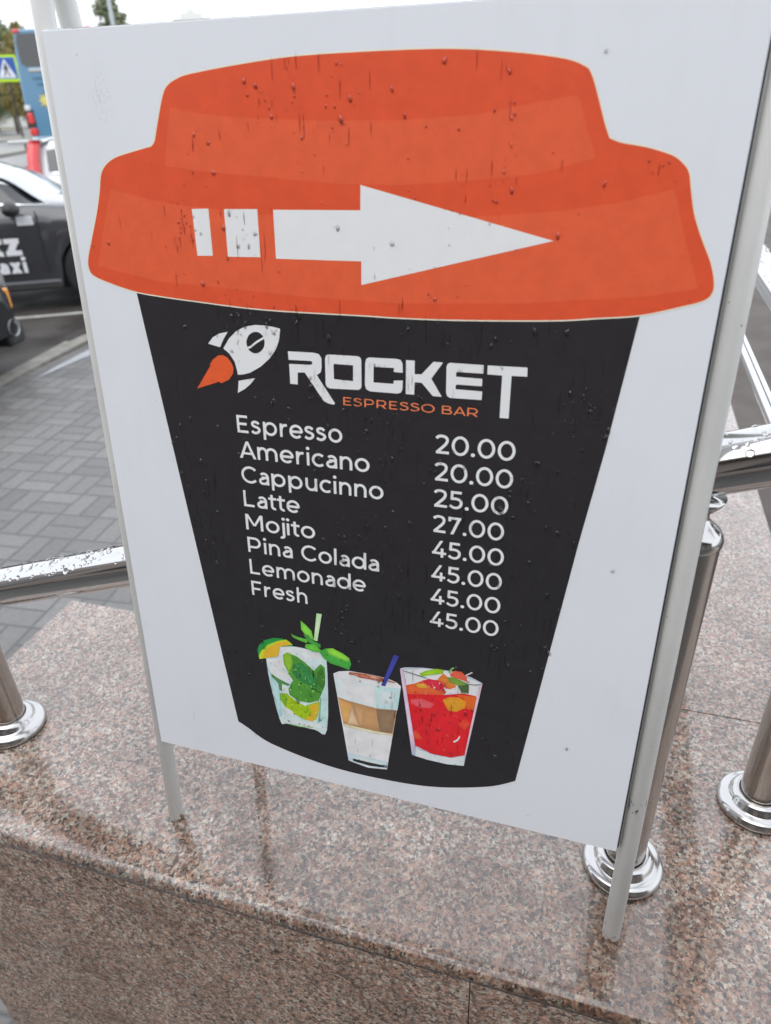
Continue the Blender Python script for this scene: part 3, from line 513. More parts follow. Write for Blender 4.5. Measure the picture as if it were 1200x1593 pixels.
for u, du in ((LU - 0.0025, 0.0), (RU + 0.006, 0.0)):
    t = Vector((u, LY + 0.0225, top)); tw = root.matrix_world @ t
    fw = Vector((tw.x + du, 0.815, CAP + 0.0015)); leg('rear_leg', MI @ fw, tuple(t + (t - MI @ fw).normalized() * 0.03))
bb = B(); bb.tube([(LU + .0105, LY, HT - .012), (RU - .0105, LY, HT - .012)], 0.0095, 20); bb.out('top_bar', M_tube, root)
bb = B(); bb.tube([(LU, LY + .0205, top + .0), (RU, LY + .0205, top)], 0.005, 14); bb.out('hinge_rod', M_black, root)
bb = B(); bb.box((PW - .004, .0032, V0 + .004), (RU - .0112, .0085, V0 + PH)); bb.out('side_strip', M_black, root)
bb = B(); bb.box((.03, .0032, V0 + PH - .02), (PW - .004, .0085, V0 + PH + .0009)); bb.out('top_strip', M_black, root)

# printed artwork: thin layers on the face of the panel
LAY = 0.000006; LAY0 = 0.00016
def flat(name, layers, mats, first=1):
    """layers: list of (material index, outline, holes...) in millimetres, each laid over the one before"""
    bb = B()
    for i, (k, *loops) in enumerate(layers):
        y = -LAY0 - LAY * (first + i); P = [[Vector((p[0] / 1000, p[1] / 1000, 0)) for p in lp] for lp in loops]
        flatp = [p for lp in P for p in lp]
        fs = []
        for tr in tessellate_polygon(P):
            a, b_, c = (flatp[t] for t in tr)
            ar = (b_.x - a.x) * (c.y - a.y) - (b_.y - a.y) * (c.x - a.x)
            if abs(ar) > 1e-12: fs.append(tuple(tr) if ar > 0 else tuple(tr[::-1]))
        bb.add([(p.x, y, p.y + V0) for p in flatp], fs, k)
    return bb.out(name, mats, panel)
def grow(pts, d):
    P = [Vector(p) for p in pts]; n = len(P); out = []
    ar = sum(P[i].x * P[(i + 1) % n].y - P[(i + 1) % n].x * P[i].y for i in range(n)); sg = -1 if ar > 0 else 1
    for i in range(n):
        t = (P[(i + 1) % n] - P[i - 1]).normalized(); out.append(P[i] + Vector((-t.y, t.x)) * d * sg)
    return [tuple(p) for p in out]
P_orange = print_mat('print_orange', (201, 76, 44)); P_orange_l = print_mat('print_orange_light', (205, 86, 53)); P_cream = print_mat('print_cream', (238, 206, 186))
P_black = print_mat('print_black', (43, 41, 44), 0.30, 0.1, 1.0); P_white = print_mat('print_white', (208, 216, 227), 0.36, 0.015); P_copper = print_mat('print_copper', (214, 116, 76)); P_flame = print_mat('print_flame', (232, 86, 44))
lid = [tuple(p) for s in LID for p in crom(s, 5)[:-1]]
CUP = [tuple(q_) for q_ in CUP[:2]] + [tuple(q_) for q_ in crom(CUP[2:10], 6)] + [tuple(q_) for q_ in CUP[10:]]
flat('cup_print', [(1, grow(CUP, 0.45)), (0, CUP)], [P_black, P_white], 1)
flat('lid_print', [(1, grow(lid, 1.1)), (0, lid), (2, LID_UP), (2, LID_LOW)], [P_orange, P_cream, P_orange_l], 4)
flat('arrow_print', [(1, grow(a, 0.35)) for a in ARROW] + [(0, a) for a in ARROW], [P_white, P_cream], 9)
flat('rocket_logo', [(0, [tuple(p) for p in RK_BODY]), (1, RK_PORT), (0, RK_LINE), (0, RK_FIN[0]), (0, RK_FIN[1]), (2, RK_FLAME)], [P_white, P_black, P_flame], 4)
flat('brand_lettering', [(0, *l) for l in RK_LET], [P_white], 4)
def text(name, s, u, v, width, cap, mat, w=0.145, gap=1.0, parent=None, org=None, first=4):
    parts, tw = lay_text(s, w, gap); kx = width / tw; bb = B()
    for i, (vs, fs) in enumerate(parts):
        y = -LAY0 - LAY * (first + 0.25 * i); q = [((u + p.x * kx) / 1000, y, (v + p.y * cap) / 1000 + V0) for p in vs]; ff = []
        for f in fs:
            ar = sum(q[f[j]][0] * q[f[(j + 1) % len(f)]][2] - q[f[(j + 1) % len(f)]][0] * q[f[j]][2] for j in range(len(f)))
            ff.append(f if ar > 0 else f[::-1])
        bb.add(q, ff)
    return bb.out(name, mat, parent or panel)
text('tagline_lettering', 'ESPRESSO BAR', 279.8, 500.5, 132.8, 8.1, P_copper, 0.13, 1.0)
rows = [('Espresso', 116.6, '20.00', 373.4, 76.2), ('Americano', 145.0, '20.00', 373.4, 76.0), ('Cappucinno', 159.6, '25.00', 373.4, 73.5), ('Latte', 66.2, '27.00', 373.4, 71.3),
        ('Mojito', 82.5, '45.00', 373.0, 73.5), ('Pina Colada', 154.6, '45.00', 373.0, 73.4), ('Lemonade', 139.4, '45.00', 373.0, 73.8), ('Fresh', 69.4, '45.00', 373.0, 73.8)]
for i, (nm, w, pr, px, pw) in enumerate(rows):
    text('menu_item', nm, 161.2, 461.0 - 28.15 * i, w, 19.0, P_white); text('menu_price', pr, px, 460.8 - 28.15 * i, pw, 19.0, P_white)
def inside(poly, u, v):
    c = False
    for i in range(len(poly)):
        (x0, y0), (x1, y1) = poly[i], poly[i - 1]
        if (y0 > v) != (y1 > v) and u < (x1 - x0) * (v - y0) / (y1 - y0) + x0: c = not c
    return c
def drink(name, D, first, flecks, seed):
    """a printed photograph of a drink: its colour areas plus the many small lights and darks inside them"""
    mats, idx, lay = [], {}, []; rd = random.Random(seed)
    def soft(pts):
        P = [Vector(q) for q in pts]; n = len(P)
        return n > 6 and sum(1 for i in range(n) if (P[i] - P[i - 1]).normalized().dot((P[(i + 1) % n] - P[i]).normalized()) < 0.5) <= 1
    def mi(col):
        if col not in idx: idx[col] = len(mats); mats.append(print_mat('print_%d_%d_%d' % col, col, 0.38, 0.11))
        return idx[col]
    for col, pts in D: lay.append((mi(col), [tuple(q) for q in crom(pts, 4, True)] if soft(pts) else pts))
    for k_, pts in list(lay[1:]):                         # soft modelling: lighter cores inside the larger colour areas
        P = [Vector(q) for q in pts]; c_ = sum(P, Vector((0, 0))) / len(P)
        if max((q - c_).length for q in P) < 4: continue
        base_c = [k0 for k0, v0 in idx.items() if v0 == k_][0]; at_ = lay.index((k_, pts)); new = []
        for s_, up in ((.88, 1.03), (.74, 1.06), (.58, 1.09), (.40, 1.12)):
            ring = [tuple(c_ + (q - c_) * s_) for q in P]
            if all(inside(pts, *q) for q in ring): new.append((mi(tuple(min(250, int(v_ * up)) for v_ in base_c)), ring))
        lay[at_ + 1:at_ + 1] = new
    out = []
    for area, cols, n, smin, smax in flecks:
        poly = D[area][1]; xs = [q[0] for q in poly]; ys = [q[1] for q in poly]; k = 0
        while k < n:
            u, v = rd.uniform(min(xs), max(xs)), rd.uniform(min(ys), max(ys)); k += 0.05
            a = rd.uniform(smin, smax); b_ = a * rd.uniform(.25, .8); th = rd.uniform(0, 3.14); ring = []
            for j in range(9):
                f_ = 2 * math.pi * j / 9; rr = rd.uniform(.65, 1.1); x_, y_ = a * math.cos(f_) * rr, b_ * math.sin(f_) * rr
                ring.append((u + x_ * math.cos(th) - y_ * math.sin(th), v + x_ * math.sin(th) + y_ * math.cos(th)))
            if all(inside(poly, *q) for q in ring): out.append((mi(rd.choice(cols)), ring)); k += .95
    lay[-1:] = lay[-1:]
    base = len(lay); o = flat(name, lay, mats, first)
    bb = B()
    for i, (k, ring) in enumerate(out):
        y = -LAY0 - LAY * (first + base) - 0.0000022 * i
        bb.add([(q[0] / 1000, y, q[1] / 1000 + V0) for q in ring], [tuple(range(9))], k)
    me = mesh('tmp', bb.v, bb.f, mats, None, bb.k)
    bm = bmesh.new(); bm.from_mesh(o.data); bm.from_mesh(me.data); bm.to_mesh(o.data); bm.free()
    d_ = me.data; bpy.data.objects.remove(me); bpy.data.meshes.remove(d_)
    return o
drink('mojito_picture', MOJITO, 4, [(1, [(190, 205, 210), (240, 242, 244), (160, 185, 180), (120, 150, 130)], 26, .5, 1.9), (2, [(160, 190, 185), (235, 240, 240), (120, 160, 120)], 16, .5, 1.6), (7, [(52, 112, 40), (110, 170, 70), (38, 90, 36), (140, 190, 90), (66, 130, 60)], 46, .6, 2.4),
      (8, [(32, 92, 46), (70, 140, 80), (96, 165, 100)], 18, .6, 2.0), (11, [(190, 210, 60), (120, 155, 20), (215, 220, 90)], 16, .6, 2.0), (18, [(150, 185, 185), (232, 240, 240), (110, 140, 130)], 14, .5, 2.2), (15, [(220, 235, 235), (140, 175, 165)], 10, .4, 1.6), (28, [(96, 175, 80), (50, 125, 48)], 12, .5, 1.8)], 2)
drink('latte_picture', LATTE, 4, [(13, [(120, 62, 46), (190, 130, 105), (214, 190, 176)], 22, .3, 1.0), (3, [(150, 112, 74), (186, 146, 102)], 10, .5, 2.0), (10, [(230, 236, 240), (120, 135, 148)], 7, .4, 1.3), (0, [(226, 231, 234), (206, 214, 220)], 0, .4, 1.2)], 3)
drink('fruit_drink_picture', FRUIT, 4, [(2, [(186, 22, 34), (222, 60, 50), (206, 44, 48), (214, 70, 60), (170, 18, 30)], 44, .6, 3.0), (3, [(236, 140, 90), (240, 190, 170), (200, 60, 40)], 16, .4, 1.5), (5, [(220, 90, 100), (150, 20, 40), (238, 200, 205)], 12, .3, 1.1), (8, [(245, 170, 80), (226, 110, 30)], 8, .5, 1.6),
      (14, [(224, 120, 96), (180, 60, 44)], 8, .4, 1.2), (16, [(140, 168, 80), (78, 104, 40)], 8, .4, 1.2), (-3, [(232, 240, 246), (160, 176, 190)], 10, .5, 2.0)], 4)

# raindrops and runs on the face
def face_drops():
    rd = random.Random(21); bb = B(); fr = root.matrix_world
    nrm = -AN; down = -AV
    def at(u, v): return fr @ Vector((u / 1000, -0.00042, v / 1000 + V0))
    cl = [(rd.uniform(90, 560), rd.uniform(90, 790)) for _ in range(110)]
    n = 0
    while n < 2200:
        if rd.random() < 0.6:
            c0 = rd.choice(cl); u, v = c0[0] + rd.gauss(0, 9), c0[1] + rd.gauss(0, 16)
        else: u, v = rd.uniform(5, 595), rd.uniform(5, 815)
        il, ic = inside(lid, u, v), inside(CUP, u, v)
        if not (il or ic) and rd.random() < 0.965: continue
        if il and rd.random() < 0.25 or il and (v < 640 and rd.random() < 0.5 or u > 430 and rd.random() < 0.7): continue
        if not (0 < u < 600 and 0 < v < 820): continue
        n += 1; t = rd.random()
        if not ic and t >= 0.58 and rd.random() < 0.55: continue
        if t < 0.11: drop(bb, at(u, v), nrm, down, rd.uniform(0.0010, 0.0020), rd.uniform(1.3, 2.2), rd, 14, 0.5, False)
        elif t < 0.58: drop(bb, at(u, v), nrm, down, rd.uniform(0.0004, 0.0009), rd.uniform(1.0, 2.2), rd, 8, 0.34, False)
        else: drop(bb, at(u, v), nrm, down, rd.uniform(0.00025, 0.0005), rd.uniform(5, 24), rd, 8, 0.14, False)
    return tag(bb.out('raindrops', M_film), 'raindrops and thin runs of water on the face of the menu board', 'raindrops', kind='stuff')
face_drops()

# ------------------------------------------------------------------ cars
M_glass = Mat('car_glass', (0.012, 0.014, 0.016), 0.03, 0.0, IOR=1.6, Specular_IOR_Level=0.7)
M_sky_glass = Mat('sky_pale_wet_glass', (0.13, 0.155, 0.16), 0.18, 0.0, Coat_Weight=1.0, Coat_Roughness=0.05); M_tyre = Mat('tyre', (0.016, 0.016, 0.017), 0.75); M_rim = Mat('alloy', (0.45, 0.45, 0.46), 0.3, 1.0); M_dark = Mat('dark_plastic', (0.02, 0.02, 0.021), 0.5)  # wet windscreen glass: reflected sky is put into its pale base colour
M_chrome = Mat('chrome_trim', (0.75, 0.75, 0.74), 0.18, 1.0); M_red = Mat('red_lens', (0.62, 0.03, 0.03), 0.12, 0.0, Coat_Weight=0.6)
M_amber = Mat('amber_lens', (0.72, 0.27, 0.02), 0.15, 0.0, Coat_Weight=0.6); M_clear = Mat('lamp_glass', (0.55, 0.57, 0.58), 0.08, 0.0, Coat_Weight=1.0)
M_decal = Mat('white_decal', (0.74, 0.74, 0.76), 0.4); M_plate = Mat('plate', (0.72, 0.72, 0.70), 0.4)
def paint(name, c): return Mat(name, c, 0.28, 0.0, Coat_Weight=0.9, Coat_Roughness=0.06)
def interp(tab, x):
    if x >= tab[0][0]: return tab[0][1]
    for (x0, y0), (x1, y1) in zip(tab, tab[1:]):
        if x >= x1:
            t = (x0 - x) / (x0 - x1); t2 = t * t * (3 - 2 * t); return y0 + (y1 - y0) * (0.5 * t + 0.5 * t2)
    return tab[-1][1]
def make_car(name, label, nose, ang, L, Wd, pm, hatch=False, k=1.0):
    """nose at the local origin, X forward, Y left"""
    e = empty(name, (nose[0], nose[1], -0.03), label, 'car', R(ang))
    xf, xr, ra = -0.85, -(L - 0.82), 0.345
    if hatch:
        topt = [(0, .58), (-.06, .70), (-.30, .80), (-.75, .90), (-1.05, .965), (-1.3, .985), (-L + .4, 1.0), (-L + .06, .97), (-L, .80)]
        roof = [(-.98, .95), (-1.15, 1.06), (-1.75, 1.42), (-2.3, 1.475), (-L + .8, 1.44), (-L + .22, 1.36), (-L + .06, .98), (-L, .97)]
    else:
        topt = [(0, .56), (-.06, .68), (-.30, .77), (-.70, .87), (-1.05, .935), (-1.3, .955), (-L + 1.0, .985), (-L + .12, .96), (-L, .72)]
        roof = [(-1.08, .90), (-1.17, .95), (-1.58, 1.20), (-2.05, 1.355), (-2.5, 1.385), (-L + 1.5, 1.365), (-L + .75, 1.02), (-L + .6, .96)]
    wt_ = [(0, .74), (-.05, .84), (-.18, .93), (-.45, .985), (-.9, 1.0), (-L + .9, 1.0), (-L + .3, .96), (-L + .08, .90), (-L, .82)]
    hw = lambda x: Wd / 2 * interp(wt_, x); top_ = lambda x: interp(topt, x) * k
    def zlow(x):
        z = interp([(0, .30), (-.12, .22), (-.4, .20), (-L + .4, .22), (-L, .34)], x)
        for c in (xf, xr):
            if abs(x - c) < ra: z = max(z, 0.33 + math.sqrt(ra * ra - (x - c) ** 2))
        return z
    xs = sorted(set([0, -.02, -.05] + [-i * 0.045 for i in range(2, int(L / 0.045))] + [-L + .05, -L + .02, -L]), reverse=True)
    bb = B(); rings = []
    for x in xs:
        zl, zt = zlow(x), top_(x); zs = max(zl + .02, zt - .085); w = hw(x); ring = []
        for t, q in ((0, .955), (.06, .975), (.25, .995), (.45, 1.0), (.66, .992), (.84, .985), (.95, .972), (1, .95)): ring.append((x, -w * q, zl + (zs - zl) * t))
        ring += [(x, -w * .915, zs + (zt - zs) * .55), (x, -w * .86, zt - .012), (x, -w * .6, zt + .004), (x, -w * .3, zt + .016), (x, 0, zt + .02)]
        ring += [(p[0], -p[1], p[2]) for p in ring[-2::-1]]; rings.append(ring)
    n = len(rings[0]); v = [p for r_ in rings for p in r_]
    f = [(i * n + j, i * n + j + 1, (i + 1) * n + j + 1, (i + 1) * n + j) for i in range(len(xs) - 1) for j in range(n - 1)]
    f = [q[::-1] for q in f]
    bb.add(v, f, 0, True); bb.add(rings[0], [tuple(range(n))], 0); bb.add(rings[-1], [tuple(range(n))[::-1]], 0)
    body = bb.out('body', pm, e)
    # cabin as a function of x and t (0 belt .. 1 roof centre)
    def cab(x, t, sd, off=0.0):
        zb, zr = top_(x) - .015, max(interp(roof, x) * k, top_(x) - .01); w = hw(x)
        yb, yr = w * .865, w * .66
        if t <= .75: s_ = t / .75; y = yb + (yr - yb) * s_ ** 1.15; z = zb + (zr - .05 - zb) * s_ if zr - zb > .06 else zb + (zr - zb) * s_ * .6
        else: s_ = (t - .75) / .25; y = yr * (1 - s_); z = (zr - .05 if zr - zb > .06 else zb + (zr - zb) * .6); z += (zr - z) * math.sin(s_ * math.pi / 2)
        return (x, sd * (y + off), z + (off if t > .75 else 0))
    x0, x1 = roof[0][0], roof[-1][0]; cx_ = [x0 + (x1 - x0) * i / 60 for i in range(61)]; ts = [0, .1, .25, .4, .55, .68, .75, .8, .86, .93, 1.0]
    bb = B()
    for sd in (-1, 1):
        v = [cab(x, t, sd) for x in cx_ for t in ts]; m = len(ts)
        f = [(i * m + j, i * m + j + 1, (i + 1) * m + j + 1, (i + 1) * m + j) for i in range(60) for j in range(m - 1)]
        bb.add(v, [q if sd > 0 else q[::-1] for q in f], 0, True)
    bb.out('cabin', pm, e)
    def patch(nm, xa, xb, ta, tb, sd, mat, off=0.006):
        p = B(); X = [xa + (xb - xa) * i / 16 for i in range(17)]; T = [ta + (tb - ta) * i / 5 for i in range(6)]
        v = [cab(x, t, sd, off) for x in X for t in T]; f = [(i * 6 + j, i * 6 + j + 1, (i + 1) * 6 + j + 1, (i + 1) * 6 + j) for i in range(16) for j in range(5)]
        p.add(v, [q if sd > 0 else q[::-1] for q in f], 0, True); return p.out(nm, mat, e)
    xe = -L + (.36 if hatch else 1.05); xm = (-1.30 + xe) / 2 - .1
    for sd in (-1, 1):
        patch('side_window', -1.27, xm + .04, .10, .66, sd, M_glass); patch('side_window', xm - .04, xe, .10, .66, sd, M_glass)
        patch('window_trim', -1.24, xe + .05, .03, .085, sd, M_chrome, .010)
        if not hatch: patch('pillar_trim', -1.255, -1.95, .66, .70, sd, M_chrome, .008)
    def top_patch(nm, xa, xb, mat, yf=.60):
        p = B(); X = [xa + (xb - xa) * i / 14 for i in range(15)]; Y = [-1 + 2 * j / 8 for j in range(9)]
        v = []
        for x in X:
            zb, zr = top_(x), interp(roof, x) * k
            for y in Y: w = hw(x) * (yf + .18 * max(0, 1 - (zr - zb) / .45)); v.append((x, y * w, zr + .008 - .035 * y * y))
        f = [(i * 9 + j, i * 9 + j + 1, (i + 1) * 9 + j + 1, (i + 1) * 9 + j) for i in range(14) for j in range(8)]
        p.add(v, [q[::-1] for q in f], 0, True); return p.out(nm, mat, e)
    top_patch('windscreen', roof[1][0] - .0, roof[3][0] + .12, M_sky_glass)
    top_patch('rear_window', -L + (.20 if hatch else 1.35), -L + (.09 if hatch else .72), M_glass, .56)
    bb = B(); bb.box((-L + .25, -Wd * .40, .17), (-.2, Wd * .40, .50)); bb.out('underbody', M_dark, e)
    for c in (xf, xr):
        for sd in (-1, 1):
            y = sd * (Wd / 2 - .115)
            bb = B(); bb.lathe([(.20, -.1), (.27, -.105), (.315, -.09), (.33, -.05), (.33, .05), (.315, .09), (.27, .105), (.20, .1)], (c, y, .33), 40, 0, 'Y'); wh = bb.out('wheel', M_tyre, e)
            bb = B(); bb.lathe([(0, .085 * sd), (.06, .09 * sd), (.09, .06 * sd), (.205, .075 * sd), (.21, .095 * sd), (.20, -.02 * sd), (0, -.02 * sd)], (c, y, .33), 30, 0, 'Y'); bb.out('rim', M_rim, wh)
    for sd in (-1, 1):
        bb = B(); pts = []
        for i in range(7):
            for j in range(4): pts.append((-.05 - .07 * i + .02, sd * (hw(-.05 - .07 * i) * (.985 if i else .96) + .006 - .02 * (j == 3)), .60 * k + .045 * j + .012 * i * (j / 3)))
        f = [(i * 4 + j, i * 4 + j + 1, (i + 1) * 4 + j + 1, (i + 1) * 4 + j) for i in range(6) for j in range(3)]
        bb.add(pts, [q if sd < 0 else q[::-1] for q in f], 0, True); h_ = bb.out('headlight', M_clear, e)
        bb = B(); xm_ = -1.48; zm = top_(-1.4) - .025
        bb.lathe([(0, -.085), (.05, -.08), (.078, -.045), (.085, 0), (.07, .05), (.04, .075), (0, .08)], (0, 0, 0), 20, 0, 'Y'); mo = bb.out('mirror', M_dark, e)
        mo.location = (xm_, sd * (Wd / 2 + .075), zm); mo.scale = (.9, 1.1, .75)
    return e, body, hw, top_, cab, patch
def car_box(name, a, c, mat, parent, bv=.01):
    bb = B(); bb.box(a, c); o = bb.out(name, mat, parent); return bevel(o, bv, 2) if bv else o
def side_text(txt, x_right, z, width, xh, w, hwf, parent, name):
    """lettering on the right flank, reading towards the nose"""
    parts, tw = lay_text(txt, w, 1.0); kx = width / tw; kz = xh / .75; bb = B()
    for i, (vs, fs) in enumerate(parts):
        q = [(x_right - width + p.x * kx, -(hwf + .004 + .0006 * i), z + p.y * kz) for p in vs]; ff = []
        for f in fs:
            ar = sum(q[f[j]][0] * q[f[(j + 1) % len(f)]][2] - q[f[(j + 1) % len(f)]][0] * q[f[j]][2] for j in range(len(f)))
            ff.append(f if ar > 0 else f[::-1])
        bb.add(q, ff)
    return bb.out(name, M_decal, parent)
taxi, tb, thw, ttop, _, _ = make_car('taxi', 'dark grey taxi with white door lettering parked in the bay beyond the black car', (-4.42, 7.22), 30, 4.4, 1.76, paint('taxi_grey', (0.040, 0.040, 0.044)))
side_text('tz', -1.495, .530, .255, .150, .22, .88, taxi, 'door_lettering'); side_text('taxi', -1.485, .372, .33, .098, .22, .883, taxi, 'door_lettering')
car_box('sticker', (-1.475, -.884, .785), (-1.335, -.868, .860), M_decal, taxi, 0)
car_box('door_seam', (-1.306, -.8835, .36), (-1.300, -.86, .90), M_dark, taxi, 0); car_box('door_seam', (-2.42, -.8835, .33), (-2.414, -.86, .92), M_dark, taxi, 0)
car_box('sill_trim', (-3.2, -.886, .265), (-1.22, -.86, .288), Mat('sill_grey', (.16, .16, .17), .3), taxi, .004)
near, nb, nhw, ntop, _, _ = make_car('black_car', 'black car nearest the kerb with only its front corner showing beside the board', (-4.03, 3.56), 8, 4.3, 1.74, Mat('car_black', (0.010, 0.010, 0.011), 0.3, 0.0, Specular_IOR_Level=0.25))
for sd in (-1, 1):
    bb = B(); bb.lathe([(0, .0), (.05, .002), (.062, .012), (.062, .03)], (0, 0, 0), 20); o = bb.out('fog_lamp', M_clear, near); o.location = (-.02, sd * .62, .34); o.rotation_euler = (0, R(90), 0)
    car_box('indicator', (-.24, sd * .80 - .035, .43), (-.10, sd * .80 + .02, .58), M_amber, near, .012)
    car_box('bumper_insert', (-.30, sd * .66 - .10, .20), (-.008, sd * .66 + .10, .38), M_dark, near, .04)
car_box('grille', (-.02, -.42, .36), (.015, .42, .54), M_dark, near, .01); car_box('number_plate', (.012, -.26, .40), (.022, .26, .51), M_plate, near, .003)
white, wb, whw, wtop, wcab, wpatch = make_car('white_car', 'white hatchback with tall red tail lamps parked between the taxi and the blue bus', (-4.47, 11.00), 30, 3.9, 1.70, paint('car_white', (0.56, 0.585, 0.585)), True, 0.955)
for sd in (-1, 1):
    bb = B(); v = []
    for i in range(9):
        z = .86 + .49 * i / 8; xc = interp([(1.4, -3.66), (1.2, -3.72), (.95, -3.74), (.8, -3.74)], z); yy = interp([(1.4, .56), (1.1, .70), (.9, .775), (.8, .785)], z)
        v += [(xc - .05, sd * (yy - .10), z), (xc - .045, sd * (yy + .012), z), (xc + .10, sd * (yy + .018), z), (xc + .10, sd * (yy - .06), z)]
    f = [(4 * i + j, 4 * i + (j + 1) % 4, 4 * i + 4 + (j + 1) % 4, 4 * i + 4 + j) for i in range(8) for j in range(4)] + [(0, 1, 2, 3), (35, 34, 33, 32)]
    bb.add(v, f, 0, True); bb.out('tail_lamp', M_red, white)
bb = B(); bb.box((-3.98, -.58, 1.315), (-3.55, .58, 1.352)); bevel(bb.out('roof_spoiler', bpy.data.materials['car_white'], white), .015, 2)

# ------------------------------------------------------------------ coach
M_coach = paint('coach_blue', (0.055, 0.18, 0.30)); M_coach_d = Mat('coach_band', (0.05, 0.16, 0.25), .3); M_grey = Mat('pale_trim', (0.42, 0.43, 0.43), .4); M_star = Mat('yellow_emblem', (.62, .52, .12), .5)
def coach():
    e = empty('coach', (-14.85, 19.2, -0.03), 'tall light blue coach seen from behind with a dark rear window and yellow star', 'coach', R(13))
    prof = [(-1.25, .35), (1.25, .35), (1.27, 1.5), (1.22, 2.6), (1.10, 3.36), (.95, 3.50), (-.95, 3.50), (-1.10, 3.36), (-1.22, 2.6), (-1.27, 1.5)]
    bb = B(); v = [(x * (1 if 0 < i < 3 else .97), y, z) for i, y in enumerate((0, .12, 11.2, 11.4)) for x, z in prof]; n = len(prof)
    f = [(i * n + j, i * n + (j + 1) % n, (i + 1) * n + (j + 1) % n, (i + 1) * n + j) for i in range(3) for j in range(n)] + [tuple(range(n))[::-1], tuple(range(3 * n, 4 * n))]
    bb.add(v, [q for q in f]); body = bb.out('body', M_coach, e); bevel(body, .05, 3)
    bb = B(); pts = [(-1.02, 2.72), (-.9, 2.66), (.9, 2.66), (1.02, 2.72), (1.03, 3.2), (.95, 3.40), (-.95, 3.40), (-1.03, 3.2)]
    bb.add([(x, -.02, z) for x, z in pts] + [(x, .05, z) for x, z in pts], [tuple(range(8))] + [(i + 8, (i + 1) % 8 + 8, (i + 1) % 8, i) for i in range(8)]); bb.out('rear_window', M_glass, e)
    car_box('trim_band', (-.86, -.03, 2.53), (.86, .02, 2.62), M_grey, e, .02)
    for i, z in enumerate((2.36, 2.22, 2.02)): car_box('vent_louvre', (-.82 + .1 * i, -.025, z), (.82, .02, z + .07), M_coach_d, e, .01)
    bb = B(); c0 = (-.60, 1.86); pts = []
    for i in range(16): rr = .20 if i % 2 == 0 else .09; pts.append((c0[0] + rr * math.sin(i * math.pi / 8), c0[1] + rr * math.cos(i * math.pi / 8)))
    bb.add([(x, -.022, z) for x, z in pts], [tuple(range(16))]); bb.out('emblem', M_star, e)
    for sd in (-1, 1):
        car_box('marker_lamp', (sd * .98 - .09, -.05, 3.42), (sd * .98 + .09, .1, 3.50), M_red, e, .02)
        car_box('lamp_cluster', (sd * 1.14 - .14, -.035, 1.18), (sd * 1.14 + .12, .12, 1.66), M_dark, e, .03)
        car_box('tail_lamp', (sd * 1.13 - .09, -.055, 1.30), (sd * 1.13 + .10, .05, 1.58), M_red, e, .04)
        car_box('reversing_lamp', (sd * 1.16 - .07, -.05, 1.62), (sd * 1.16 + .1, .05, 1.76), M_clear, e, .03)
        car_box('brake_lamp', (sd * 1.12 - .11, -.06, 1.02), (sd * 1.12 + .11, .05, 1.20), M_red, e, .03)
        for y in (2.6, 8.8): bb = B(); bb.lathe([(.3, -.13), (.48, -.13), (.5, -.09), (.5, .09), (.48, .13), (.3, .13), (0, .1)], (sd * 1.13, y, .5), 32, 0, 'Y'); o = bb.out('wheel', M_tyre, e); o.data.transform(Matrix.Translation((sd * 1.13, y, .5)) @ Matrix.Rotation(R(90), 4, 'Z') @ Matrix.Translation((-sd * 1.13, -y, -.5)))
        car_box('side_window', (sd * 1.235 - .012, .9, 1.75), (sd * 1.235 + .012, 10.6, 2.75), M_glass, e, .01)
    car_box('bumper', (-1.2, -.1, .42), (1.2, .06, .85), M_coach_d, e, .05); car_box('number_plate', (-.27, -.115, .58), (.27, -.095, .70), M_plate, e, 0)
coach()

# ------------------------------------------------------------------ street furniture
def dirpt(px_ang, dist): return Vector((math.sin(px_ang) * dist, math.cos(px_ang) * dist, 0))
def crossing_sign():
    p = Vector((-19.62, 22.70, 0)); e = empty('crossing_sign', p, 'square fluorescent yellow pedestrian crossing sign behind the coach', 'road sign', math.atan2(-p.x, p.y))
    car_box('backing', (-.36, 0, 2.42), (.36, .03, 3.16), Mat('fluorescent_yellow', (.55, .80, .02), .5), e, 0)
    car_box('blue_plate', (-.31, -.006, 2.50), (.31, -.001, 3.10), Mat('sign_blue', (.03, .10, .38), .4), e, 0)
    bb = B(); bb.add([(-.27, -.010, 2.53), (.27, -.010, 2.53), (0, -.010, 3.06)], [(0, 1, 2)]); bb.out('triangle', M_decal, e)
    bb = B(); y = -.014
    bb.add([(p_[0], y, p_[1] + 2.53) for p_ in arc(.0, .37, .035, .035, 0, 330, 11)], [tuple(range(12))])
    for q in ([(-.035, .19), (.035, .19), (.045, .33), (-.03, .33)], [(-.035, .20), (.0, .20), (-.06, .05), (-.10, .05)], [(0, .20), (.035, .20), (.10, .05), (.06, .05)], [(.035, .31), (.045, .33), (.10, .24), (.085, .22)], [(-.03, .33), (-.02, .30), (-.085, .21), (-.10, .23)]):
        bb.add([(a, y - .0005, c + 2.53) for a, c in q], [tuple(range(len(q)))])
    bb.out('walking_figure', M_dark, e)
    bb = B(); bb.tube([(0, .06, 0), (0, .06, 3.2)], .03, 12); bb.out('post', M_dark, e)
crossing_sign()
def lamp_post():
    p = Vector((-15.65, 23.22, 0)); e = empty('street_lamp', p, 'slim grey street lamp pole rising above the top edge of the board', 'street lamp', R(20))
    bb = B(); bb.tube([(0, 0, 0), (0, 0, 1.2), (0, 0, 8.6)], [.085, .07, .045], 14); bb.out('pole', M_grey, e)
    bb = B(); bb.tube([(0, 0, 8.5), (.2, 0, 9.0), (.9, 0, 9.25), (1.5, 0, 9.3)], .035, 10); bb.out('arm', M_grey, e)
    car_box('lamp_head', (1.35, -.14, 9.2), (2.0, .14, 9.36), M_grey, e, .04)
lamp_post()
